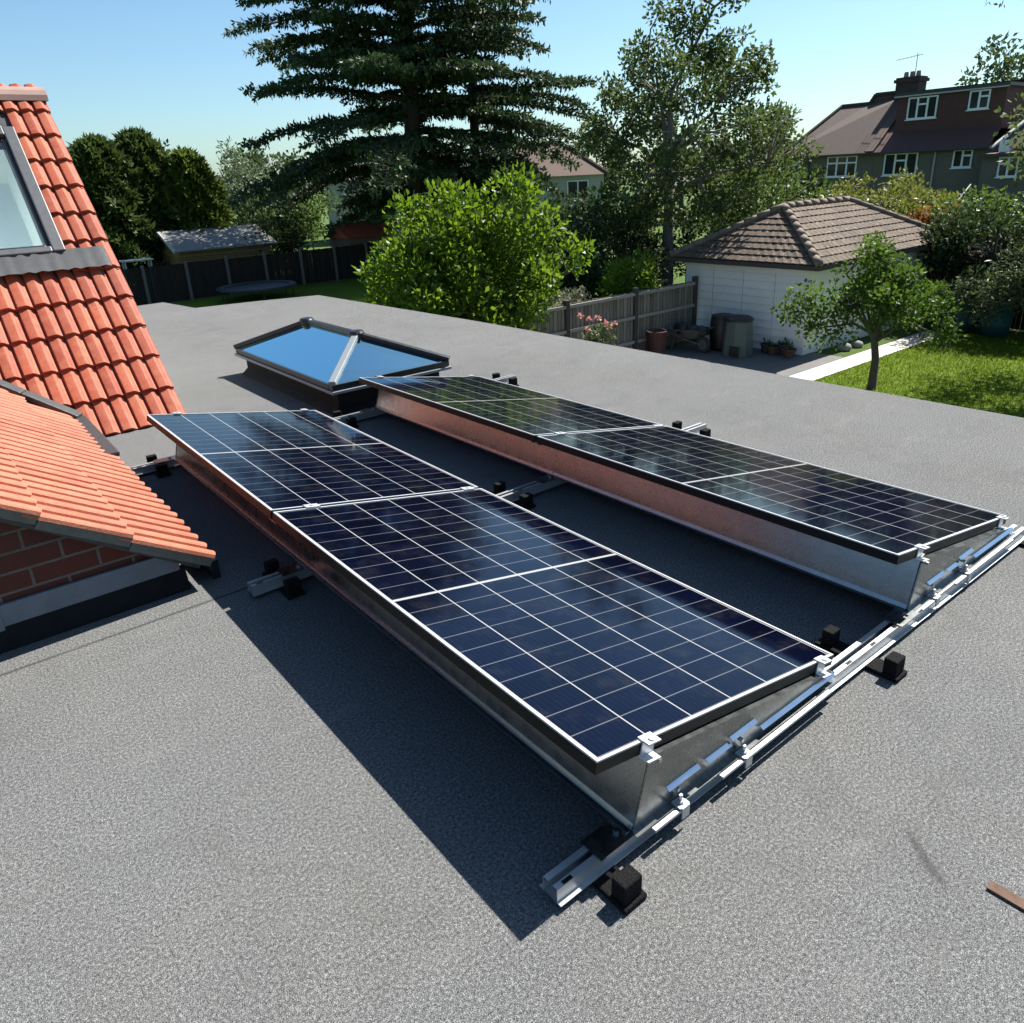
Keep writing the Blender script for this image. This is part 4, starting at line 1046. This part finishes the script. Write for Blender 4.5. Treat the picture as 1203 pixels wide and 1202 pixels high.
post_fence('garden_fence', 'dark board fence with pale concrete posts below the cypresses and cedar', (3.6, 32.4, GZ), (22.4, 32.9, GZ), 11, 1.52, M['post_conc'], M['fence_dark'], .12)
post_fence('garden_fence', 'weathered grey board fence running from the flat roof to the garage', (6.2, 11.62, GZ), (15.2, 11.62, GZ), 4, 1.56, M['fence_post'], M['fence_grey'], .12, (.35, .95, 1.50), .1, side=-1)
post_fence('garden_fence', 'red-brown fence panels behind the garage, beneath the dark hedge', (21.4, 8.9, GZ), (21.0, 2.2, GZ), 4, 1.62, M['fence_post'], M['fence_red'], .1)
post_fence('garden_fence', 'tall dark fence in shade close against the garage side wall', (15.9, 12.42, GZ), (21.6, 12.42, GZ), 3, 1.75, M['fence_post'], M['fence_dark'], .1)

# ------------------------------------------------------------------ things by the garage
def compost_bin(label, x, y, r, h, mat, lidm, hatch=True, rz=0):
    root = empty('compost_bin', (x, y, GZ+.02), label, 'compost bin')
    b = MB(); n = 8; vs = []; fs = []
    for (rr, z) in ((r, 0), (r*.98, h*.3), (r*.86, h*.86), (r*.84, h*.93)):
        vs += [(x+rr*math.cos(2*math.pi*(k+.5)/n+rz), y+rr*math.sin(2*math.pi*(k+.5)/n+rz), GZ+.02+z) for k in range(n)]
    for i in range(3):
        for k in range(n): fs.append((i*n+k, i*n+(k+1) % n, (i+1)*n+(k+1) % n, (i+1)*n+k))
    b.add(vs, fs); b.build('body', mat, root, bevel=.01)
    b = MB(); b.lathe((x, y, GZ+.02+h*.93), [(r*.9, -.03), (r*.92, .02), (r*.7, .07), (.0, .09)], 16); b.build('lid', lidm, root, smooth=True)
    if hatch:
        b = MB(); b.box((x-r*.97, y-.28, GZ+.05), (x-r*.86, y-.02, GZ+.29)); b.build('hatch', M['bin_black'], root, bevel=.008)
    return root
compost_bin('grey-green compost bin with dark lid and black hatch against the garage front', 14.55, 9.78, .37, .92, M['bin_green'], M['bin_black'])
b = MB(); root = empty('barrel', (14.85, 10.45, GZ), 'dark round plastic barrel between the wheelbarrow and the grey-green bin', 'barrel')
b.lathe((14.85, 10.45, GZ+.02), [(.0, 0), (.27, 0), (.29, .1), (.305, .45), (.29, .75), (.26, .8)], 20); b.build('body', M['bin_black'], root, smooth=True)
b = MB(); b.lathe((14.85, 10.45, GZ+.82), [(.275, 0), (.275, .04), (.2, .06), (0, .06)], 20); b.build('lid', M['bin_black'], root)
# wheelbarrow
wb_ = empty('wheelbarrow', (14.3, 10.9, GZ), 'old wheelbarrow loaded with dark sacking in front of the garage', 'wheelbarrow')
wx, wy = 14.25, 10.55
b = MB()
for k in range(20):
    a0, a1 = 2*math.pi*k/20, 2*math.pi*(k+1)/20
    b.tube([(wx, wy+.17*math.cos(a0), GZ+.21+.17*math.sin(a0)), (wx, wy+.17*math.cos(a1), GZ+.21+.17*math.sin(a1))], .04, 6, cap=False)
wl = b.build('wheel', M['tyre'], wb_, smooth=True)
b = MB(); b.tube([(wx-.03, wy, GZ+.21), (wx+.03, wy, GZ+.21)], .13, 16); b.tube([(wx-.12, wy, GZ+.21), (wx+.12, wy, GZ+.21)], .015, 8); b.build('hub', M['steel_old'], wl)
b = MB(); z = GZ
lo_ = [(wx-.18, wy+.12, z+.36), (wx+.18, wy+.12, z+.36), (wx+.2, wy+.7, z+.33), (wx-.2, wy+.7, z+.33)]; hi_ = [(wx-.3, wy-.08, z+.6), (wx+.3, wy-.08, z+.6), (wx+.3, wy+.92, z+.54), (wx-.3, wy+.92, z+.54)]
b.add(lo_+hi_, [(0, 1, 2, 3), (0, 1, 5, 4), (1, 2, 6, 5), (2, 3, 7, 6), (3, 0, 4, 7)]); t_ = b.build('tray', M['steel_old'], wb_)
for s_ in (-1, 1):
    b = MB(); b.tube([(wx+s_*.06, wy, z+.21), (wx+s_*.2, wy+.5, z+.32), (wx+s_*.28, wy+1.35, z+.62)], .018, 7); b.build('handle', M['steel_old'], wb_)
    b = MB(); b.tube([(wx+s_*.2, wy+.72, z+.36), (wx+s_*.24, wy+.8, z+.02)], .016, 6); b.build('leg', M['steel_old'], wb_)
b = MB()
for k in range(4):
    cx, cy = wx+random.uniform(-.12, .12), wy+.12+k*.2
    b.lathe((cx, cy, z+.44), [(.2, 0), (.22, .08), (.15, .17+.03*(k % 2)), (0, .22)], 9)
o = b.build('sack', M['bin_black'], None, smooth=True); tag(o, 'crumpled dark sacking heaped in the wheelbarrow tray', 'sack')
# pots along the wall
potspec = [(15.2, 9.42, .13, .22, 'dark', 'small dark pot closest to the grey-green bin'), (15.15, 9.2, .14, .2, 'clay', 'clay pot second from the grey-green bin along the garage wall'), (15.25, 8.98, .13, .26, 'dark', 'tallest dark pot in the row along the garage wall'), (15.1, 8.74, .15, .2, 'clay', 'wide clay pot near the garage corner')]
for (x, y, r_, h, kd, lab) in potspec:
    root = empty('plant_pot', (x, y, GZ+.012), lab, 'plant pot', 'pots along the garage wall')
    m = M['pot'] if kd == 'clay' else M['pot_dark']
    b = MB(); b.lathe((x, y, GZ+.014), [(0, .0), (r_*.72, 0), (r_*.95, h*.8), (r_*1.08, h*.8), (r_*1.1, h), (r_*.95, h), (r_*.9, h*.85), (0, h*.85)], 14); b.build('pot', m, root)
    nn = 12; P = np.array([x, y, GZ+h]) + rng.normal(size=(nn, 3))*[.05, .05, .03]
    leaf_mesh('foliage', P, rng.normal(size=(nn, 3))*.5+[0, 0, .8], .13, .05, LM['apple'], root)
b = MB(); root = empty('brick_planter', (13.4, 11.3, GZ), 'short reddish tub against the weathered fence', 'planter')
b.lathe((13.4, 11.3, GZ+.014), [(0, 0), (.2, 0), (.24, .5), (.26, .5), (.26, .58), (.22, .58), (.2, .5), (0, .5)], 14); b.build('tub', M['tub_red'], root)
# white sacks / stones by the path
for i, (x, y, s_, lab) in enumerate(((16.6, 8.2, .15, 'small grey sack nearest the garage corner by the path'), (17.1, 8.15, .13, 'small grey sack farther along the garage side wall'))):
    b = MB(); b.lathe((x, y, GZ+.01), [(s_*.9, 0), (s_*1.1, s_*.4), (s_*.9, s_*.9), (s_*.3, s_*1.15), (0, s_*1.15)], 11)
    tag(b.build('stone_sack', M['sacking'], None, smooth=True), lab, 'sack', 'pale sacks by the path')
for i, (x, y, h, r_, lab) in enumerate(((20.35, 7.15, 1.15, .33, 'tall teal water butt half hidden by leaves beside the fence'), (20.3, 6.35, .85, .36, 'short teal water butt with pale lid beneath the arching shrub'))):
    root = empty('water_butt', (x, y, GZ), lab, 'water butt', 'teal water butts by the fence')
    b = MB(); b.lathe((x, y, GZ+.01), [(0, 0), (r_*.85, 0), (r_, h*.4), (r_*.97, h*.9), (r_*1.02, h*.92), (r_*1.02, h)], 18); b.build('body', M['teal'], root, smooth=True)
    b = MB(); b.lathe((x, y, GZ+.01+h), [(r_*1.04, 0), (r_*1.04, .04), (r_*.5, .07), (0, .07)], 18); b.build('lid', M['bin_green'] if i else M['teal'], root, smooth=True)

# ------------------------------------------------------------------ shed and trampoline by the dark fence
sh = empty('shed', (11.2, 35.9, GZ), 'tan timber shed with grey felt roof behind the dark fence', 'shed')
b = MB(); b.box((9.15, 34.6, GZ), (13.3, 37.3, -.98)); b.prism([(9.2, 34.7, -.98), (9.2, 37.2, -.98), (9.2, 36.4, -.3)], (4.0, 0, 0)); b.build('wall', M['wood_tan'], sh)
b = MB(); b.prism([(8.9, 34.3, -.98), (8.9, 36.3, -.22), (8.9, 36.3, -.16), (8.9, 34.3, -.92)], (4.6, 0, 0)); b.prism([(8.9, 36.31, -.22), (8.9, 37.5, -.9), (8.9, 37.5, -.84), (8.9, 36.31, -.16)], (4.6, 0, 0)); b.build('roof', M['shed_felt'], sh)
b = MB()
for (p, q) in (((8.88, 34.3, -.98), (8.88, 36.3, -.22)), ((8.88, 36.3, -.22), (8.88, 37.5, -.9))): b.bar(p, q, .04, .12)
b.build('barge_board', M['fascia'], sh)
tl = empty('trellis', (12.6, 32.7, GZ+1.5), 'thin dark wire trellis along the top of the dark fence by the shed', 'trellis')
b = MB()
for k in range(6): b.tube([(11.0+k*.9, 32.85, GZ+.0), (11.0+k*.9, 32.85, GZ+2.05)], .018, 5)
b.tube([(11, 32.85, GZ+2.02), (15.5, 32.85, GZ+2.05)], .014, 5); b.tube([(11, 32.85, GZ+1.8), (15.5, 32.85, GZ+1.82)], .010, 5); b.build('wires', M['anthracite'], tl)
tb = empty('garden_table', (7.2, 33.6, GZ), 'white garden table just over the dark fence beneath the cypresses', 'table')
b = MB(); b.box((6.55, 33.4, -1.10), (7.75, 34.0, -1.05)); b.build('table_top', M['white_obj'], tb)
for (x, y) in ((6.65, 33.5), (7.65, 33.5), (6.65, 33.9), (7.65, 33.9)):
    b = MB(); b.tube([(x, y, GZ), (x, y, -1.1)], .035, 6); b.build('leg', M['white_obj'], tb)
tr = empty('trampoline', (10.6, 30.3, GZ), 'low round dark trampoline on the grass before the dark fence', 'trampoline')
cx, cy, tz = 10.7, 30.2, GZ+.5
b = MB(); ring = [(cx+1.55*math.cos(2*math.pi*k/32), cy+1.55*math.sin(2*math.pi*k/32), tz) for k in range(33)]
b.tube(ring, .035, 7, cap=False); b.build('frame', M['anthracite'], tr, smooth=True)
b = MB(); b.lathe((cx, cy, tz), [(0, .0), (1.3, .0)], 32); b.build('mat', M['bin_black'], tr)
b = MB(); b.lathe((cx, cy, tz+.03), [(1.3, -.02), (1.33, .02), (1.56, .03), (1.6, -.04)], 32); b.build('pad', M['bin_black'], tr, smooth=True)
for k in range(6):
    a = 2*math.pi*(k+.3)/6; b = MB(); b.tube([(cx+1.5*math.cos(a), cy+1.5*math.sin(a), tz), (cx+1.5*math.cos(a), cy+1.5*math.sin(a), GZ)], .025, 6); b.build('leg', M['anthracite'], tr)

# ------------------------------------------------------------------ houses
def window(parent, x, y0, y1, z0, z1, cols, hopper=False):
    """casement facing -x: white frame part with glass sub-part"""
    b = MB(); f = .075
    b.box((x-.06, y0, z0), (x+.02, y0+f, z1)); b.box((x-.06, y1-f, z0), (x+.02, y1, z1)); b.box((x-.06, y0+f, z0), (x+.02, y1-f, z0+f)); b.box((x-.06, y0+f, z1-f), (x+.02, y1-f, z1))
    for k in range(1, cols):
        y = y0+(y1-y0)*k/cols; b.box((x-.055, y-.05, z0+f), (x+.018, y+.05, z1-f))
    for k in range(cols):
        if hopper and (k in hopper):
            ya, yb = y0+(y1-y0)*k/cols+.06, y0+(y1-y0)*(k+1)/cols-.06; zz = z0+(z1-z0)*.66; b.box((x-.05, ya, zz-.045), (x+.016, yb, zz+.045))
    b.box((x-.11, y0-.06, z0-.05), (x+.0, y1+.06, z0-.002))
    w = b.build('window', M['upvc'], parent)
    b = MB(); b.quad((x-.02, y0+f, z0+f), (x-.02, y1-f, z0+f), (x-.02, y1-f, z1-f), (x-.02, y0+f, z1-f)); b.build('pane', M['dark_glass'], w)
    return w
XF = 45.0
GH = 'terraced houses behind the garage'
# hipped end house
h1 = empty('terrace_house', (48, 26, GZ), 'end terrace house with plain brown hipped roof, beside the tall loose tree', 'house', GH)
b = MB(); b.box((XF, 22.6, GZ), (53, 28.3, 1.72)); b.build('wall', M['pebbledash'], h1)
ez_ = 1.72
b = MB()
e = [Vector((44.65, 22.62, ez_)), Vector((44.65, 28.5, ez_)), Vector((53.3, 28.5, ez_)), Vector((53.3, 22.62, ez_))]
ra, rb_ = Vector((49, 25.3, 4.52)), Vector((49, 27.1, 4.52)); rc, rd = Vector((49, 25.0, 4.98)), Vector((49, 22.62, 4.98))
b.add([e[0], e[1], rb_, ra, rc, rd], [(0, 1, 2, 3, 4, 5)])
b.add([e[1], e[2], rb_], [(0, 1, 2)]); b.add([e[2], e[3], rd, rc, ra, rb_], [(0, 1, 2, 3, 4, 5)]); b.add([e[3], e[0], rd], [(0, 1, 2)])
b.add([e[0]-Vector((0, 0, .12)), e[1]-Vector((0, 0, .12)), e[1], e[0]], [(0, 1, 2, 3)])
rf = b.build('roof', M['plain_tile'], h1)
b = MB()
for p, q in ((e[1], rb_), (rb_, ra), (ra, rc), (rc, rd)): b.tube([p+Vector((0, 0, .03)), q+Vector((0, 0, .03))], .11, 6)
b.build('ridge_tiles', M['chim'], rf)
b = MB(); b.tube([(44.6, 22.62, ez_-.06), (44.6, 28.5, ez_-.06)], .06, 6); b.build('gutter', M['lead_dark'], h1)
b = MB(); b.tube([(44.93, 26.6, GZ), (44.93, 26.6, ez_-.1)], .05, 6); b.build('downpipe', M['lead_dark'], h1)
window(h1, XF, 23.55, 25.4, .46, 1.62, 3, (0, 1, 2)); window(h1, XF, 27.25, 28.0, .75, 1.5, 2, (0,))
# dormered house
h2 = empty('terrace_house', (48, 19.6, GZ), 'middle terrace house with a wide plum-tiled dormer and tall sooty chimney', 'house', GH)
b = MB(); b.box((XF, 16.5, GZ), (53, 22.58, 1.72)); b.build('wall', M['pebbledash'], h2)
b = MB()
b.add([(44.65, 16.5, ez_), (44.65, 22.6, ez_), (46.0, 22.6, 2.74), (46.0, 16.5, 2.74)], [(0, 1, 2, 3)])
b.add([(46.0, 22.12, 2.74), (46, 22.6, 2.74), (49, 22.6, 4.98), (49, 22.12, 4.98)], [(0, 1, 2, 3)])
b.add([(53.3, 16.5, ez_), (53.3, 22.6, ez_), (49, 22.6, 4.98), (49, 16.5, 4.98)], [(0, 1, 2, 3)])
b.add([(44.65, 16.5, ez_-.12), (44.65, 22.6, ez_-.12), (44.65, 22.6, ez_), (44.65, 16.5, ez_)], [(0, 1, 2, 3)])
b.build('roof', M['purple_tile'], h2)
b = MB(); b.box((45.98, 16.6, 2.6), (49.2, 22.1, 4.56)); dm = b.build('dormer', M['purple_tile'], h2)
b = MB(); b.box((45.8, 16.45, 4.56), (49.3, 22.25, 4.72)); b.build('dormer_roof', M['lead_dark'], dm)
b = MB(); b.box((45.78, 16.45, 4.50), (45.8, 22.25, 4.57)); b.build('dormer_fascia', M['fascia'], dm)
b = MB(); b.bar((44.62, 22.75, ez_+.06), (48.9, 22.75, 5.0), .5, .06); b.build('party_verge', M['redtile'], h2)
window(h2, 45.98, 19.92, 21.5, 3.33, 4.45, 3, (1,)); window(h2, 45.98, 17.34, 18.34, 3.56, 4.48, 2, (0,))
window(h2, XF, 20.1, 21.95, .46, 1.62, 3, (1,)); window(h2, XF, 17.32, 18.28, .74, 1.64, 2, (0,))
b = MB(); b.tube([(44.6, 16.5, ez_-.06), (44.6, 22.6, ez_-.06)], .06, 6); b.build('gutter', M['lead_dark'], h2)
b = MB(); b.tube([(44.93, 19.2, GZ), (44.93, 19.2, ez_-.1)], .05, 6); b.build('downpipe', M['fascia'], h2)
b = MB(); b.box((48.3, 22.2, 3.9), (49.3, 23.5, 5.45)); b.box((48.2, 22.1, 5.45), (49.4, 23.6, 5.62)); b.box((48.28, 22.18, 5.62), (49.32, 23.52, 5.72)); ch = b.build('chimney', M['chim'], h2)
b = MB()
for y in (22.5, 22.85, 23.2): b.lathe((48.8, y, 5.72), [(.12, 0), (.14, .05), (.11, .3), (.08, .3)], 9)
b.build('chimney_pot', M['ridge_tile'], ch)
b = MB(); b.tube([(48.8, 22.7, 5.7), (48.8, 22.7, 6.95)], .022, 5); b.tube([(48.8, 22.4, 6.85), (48.8, 23.9, 6.72)], .014, 5)
for k in range(7): b.tube([(48.5, 22.5+k*.22, 6.84-k*.019), (49.1, 22.5+k*.22, 6.84-k*.019)], .010, 4)
b.build('aerial', M['fascia'], ch)
# third house
h3 = empty('terrace_house', (47, 12.6, GZ), 'terrace house cut by the picture edge with pale sloping roof edge', 'house', GH)
b = MB(); b.box((44.0, 8, GZ), (53, 16.44, 1.32)); b.build('wall', M['pebbledash'], h3)
b = MB()
b.add([(43.7, 7.5, 1.36), (43.7, 16.5, 1.36), (45.6, 16.44, 1.5), (45.6, 7.5, 1.5)], [(0, 1, 2, 3)]); b.box((43.66, 7.5, 1.2), (43.7, 16.5, 1.37))
b.add([(44.6, 16.3, 1.6), (44.6, 7.5, 1.6), (49, 7.5, 5.2), (49, 13.9, 5.2)], [(0, 1, 2, 3)]); b.add([(44.6, 16.3, 1.6), (49, 13.9, 5.2), (53, 16.3, 1.6)], [(0, 1, 2)]); b.add([(53, 16.3, 1.6), (49, 13.9, 5.2), (49, 7.5, 5.2), (53, 7.5, 1.6)], [(0, 1, 2, 3)])
b.build('roof', M['plain_tile'], h3)
b = MB(); b.bar((44.55, 16.34, 1.64), (49, 13.9, 5.26), .22, .1); b.build('hip_tiles', M['fascia'], h3)
window(h3, 44.0, 14.75, 15.65, .25, 1.2, 2, (1,))
b = MB(); b.box((44.2, 15.45, 1.42), (45.0, 15.85, 1.98)); b.build('roof_vent', M['upvc'], h3)
# small conservatory
cv = empty('conservatory', (41.5, 15.5, GZ), 'small pale glass-roofed conservatory below the terrace, above the hedge', 'conservatory')
b = MB(); b.box((40.6, 14.6, GZ), (43.9, 17.4, -.95)); b.build('wall', M['upvc'], cv)
b = MB(); b.add([(40.4, 14.4, -.95), (40.4, 17.6, -.95), (43.9, 17.6, -.95), (43.9, 14.4, -.95), (42, 15.7, -.45), (42, 16.4, -.45)], [(0, 1, 5, 4), (1, 2, 5), (2, 3, 4, 5), (3, 0, 4)]); b.build('roof', M['lglass'], cv)
b = MB()
for p, q in (((40.4, 14.4, -.95), (42, 15.7, -.45)), ((40.4, 17.6, -.95), (42, 16.4, -.45)), ((42, 15.7, -.45), (42, 16.4, -.45)), ((40.4, 14.4, -.95), (40.4, 17.6, -.95)), ((40.4, 16, -.95), (42, 16, 0))): b.bar(p, q, .06, .06)
b.build('roof_frame', M['fascia'], cv)
# houses seen under and beside the cedars
def hip_house(label, c, w, d, ze, zr, rot, wall, roofm, hipin, wins=()):
    root = empty('detached_house', (c[0], c[1], GZ), label, 'house', 'houses beyond the gardens', rz=rot)
    b = MB(); b.box((-w/2+.3, -d/2+.3, 0), (w/2-.3, d/2-.3, ze-GZ)); b.build('wall', wall, root, local=True)
    b = MB(); e = [(-w/2, -d/2), (w/2, -d/2), (w/2, d/2), (-w/2, d/2)]; zz, zt = ze-GZ, zr-GZ
    vs = [(x, y, zz) for x, y in e] + [(-w/2+hipin, 0, zt), (w/2-hipin, 0, zt)]
    b.add(vs, [(0, 1, 5, 4), (1, 2, 5), (2, 3, 4, 5), (3, 0, 4), (0, 3, 2, 1)]); r_ = b.build('roof', roofm, root, local=True)
    b = MB()
    for i, j in ((0, 4), (1, 5), (2, 5), (3, 4), (4, 5)): b.tube([Vector(vs[i])+Vector((0, 0, .04)), Vector(vs[j])+Vector((0, 0, .04))], .11, 6)
    b.build('ridge_tiles', roofm, r_, local=True)
    for (x0, x1, z0, z1) in wins:
        b = MB(); y = -d/2+.28
        for a in ((x0, z0, x1, z0+.08), (x0, z1-.08, x1, z1), (x0, z0+.08, x0+.08, z1-.08), (x1-.08, z0+.08, x1, z1-.08), ((x0+x1)/2-.04, z0+.08, (x0+x1)/2+.04, z1-.08)):
            b.box((a[0], y-.05, a[1]), (a[2], y+.01, a[3]))
        w_ = b.build('window', M['upvc'], root, local=True)
        b = MB(); b.quad((x0+.08, y-.01, z0+.08), (x1-.08, y-.01, z0+.08), (x1-.08, y-.01, z1-.08), (x0+.08, y-.01, z1-.08)); b.build('pane', M['dark_glass'], w_, local=True)
    return root
hip_house('brown hipped house with a white window, seen between the bright bush and loose tree', (36.0, 41.2), 8.6, 7, 1.25, 3.35, -R(41), M['fascia'], M['redtile'], 3.0, ((1.6, 3.0, 2.6, 3.75), (-2.4, -.9, 2.6, 3.75)))
hip_house('grey-brown roofed house behind the thick cedar trunk', (30.5, 54.5), 7.5, 7, 1.6, 2.9, -R(35), M['render'], M['slate'], 2.0)
hip_house('pale grey house with slate roof seen between the two cedars', (37.5, 50.5), 5.0, 6, 1.3, 3.0, -R(40), M['fascia'], M['slate'], 1.6, ((-1.2, .6, 2.7, 3.6),))
gs = empty('garden_shed', (17.2, 33.9, GZ), 'little shed with red roof between the dark fence and the bright bush', 'shed')
b = MB(); b.box((16.7, 33.2, GZ), (18.9, 35.2, -.95)); b.build('wall', M['wall_brown'], gs)
b = MB(); b.prism([(16.5, 33.0, -1.0), (16.5, 34.2, -.35), (16.5, 35.4, -1.0)], (2.6, 0, 0)); b.build('roof', M['tile'], gs)

# ------------------------------------------------------------------ light, sky, camera
SUN = Vector((.249, .018, .324)).normalized()
el = math.asin(SUN.z); az = math.atan2(SUN.x, SUN.y)     # azimuth clockwise from +y
w = bpy.data.worlds.new('World'); sc.world = w; w.use_nodes = True
nt = w.node_tree; nt.nodes.clear()
sky = nt.nodes.new('ShaderNodeTexSky'); sky.sky_type = 'NISHITA'; sky.sun_disc = False
sky.sun_elevation = el; sky.sun_rotation = az; sky.altitude = 60; sky.air_density = 1.0; sky.dust_density = .8; sky.ozone_density = 1.6
bg = nt.nodes.new('ShaderNodeBackground'); bg.inputs[1].default_value = SKY
wo = nt.nodes.new('ShaderNodeOutputWorld'); nt.links.new(mixc(nt, 1., sky.outputs[0], (.80, 1.0, 1.08), 'MULTIPLY'), bg.inputs[0]); nt.links.new(bg.outputs[0], wo.inputs[0])
ld = bpy.data.lights.new('sun', 'SUN'); ld.energy = SUNE; ld.angle = R(.53); ld.color = (1, .955, .88)
lo = bpy.data.objects.new('sun', ld); lo.rotation_euler = SUN.to_track_quat('Z', 'Y').to_euler(); lo.location = (10, -4, 20); col.objects.link(lo)

yaw, pit, rol = -.652004, .371385, -.048974
f0 = Vector((-math.sin(yaw)*math.cos(pit), math.cos(yaw)*math.cos(pit), -math.sin(pit)))
r0 = Vector((math.cos(yaw), math.sin(yaw), 0)); u0 = r0.cross(f0)
rr = r0*math.cos(rol) + u0*math.sin(rol); uu = u0*math.cos(rol) - r0*math.sin(rol)
cd = bpy.data.cameras.new('camera'); cd.sensor_fit = 'HORIZONTAL'; cd.sensor_width = 36; cd.lens = 888.867/1203*36
cd.shift_x = 12.651/1203; cd.shift_y = -49.501/1203; cd.clip_start = .05; cd.clip_end = 3000
co = bpy.data.objects.new('camera', cd); col.objects.link(co)
mw = Matrix((rr, uu, -f0)).transposed().to_4x4(); mw.translation = Vector((-.9323, -.9279, 1.5265)); co.matrix_world = mw
sc.camera = co
sc.view_settings.view_transform = 'Standard'; sc.view_settings.look = 'None'; sc.view_settings.exposure = EXPO; sc.view_settings.gamma = 1
sc.cycles.max_bounces = 8; sc.cycles.transparent_max_bounces = 16; sc.cycles.caustics_reflective = False; sc.cycles.caustics_refractive = False
sc.cycles.sample_clamp_indirect = 6; sc.cycles.use_denoising = True
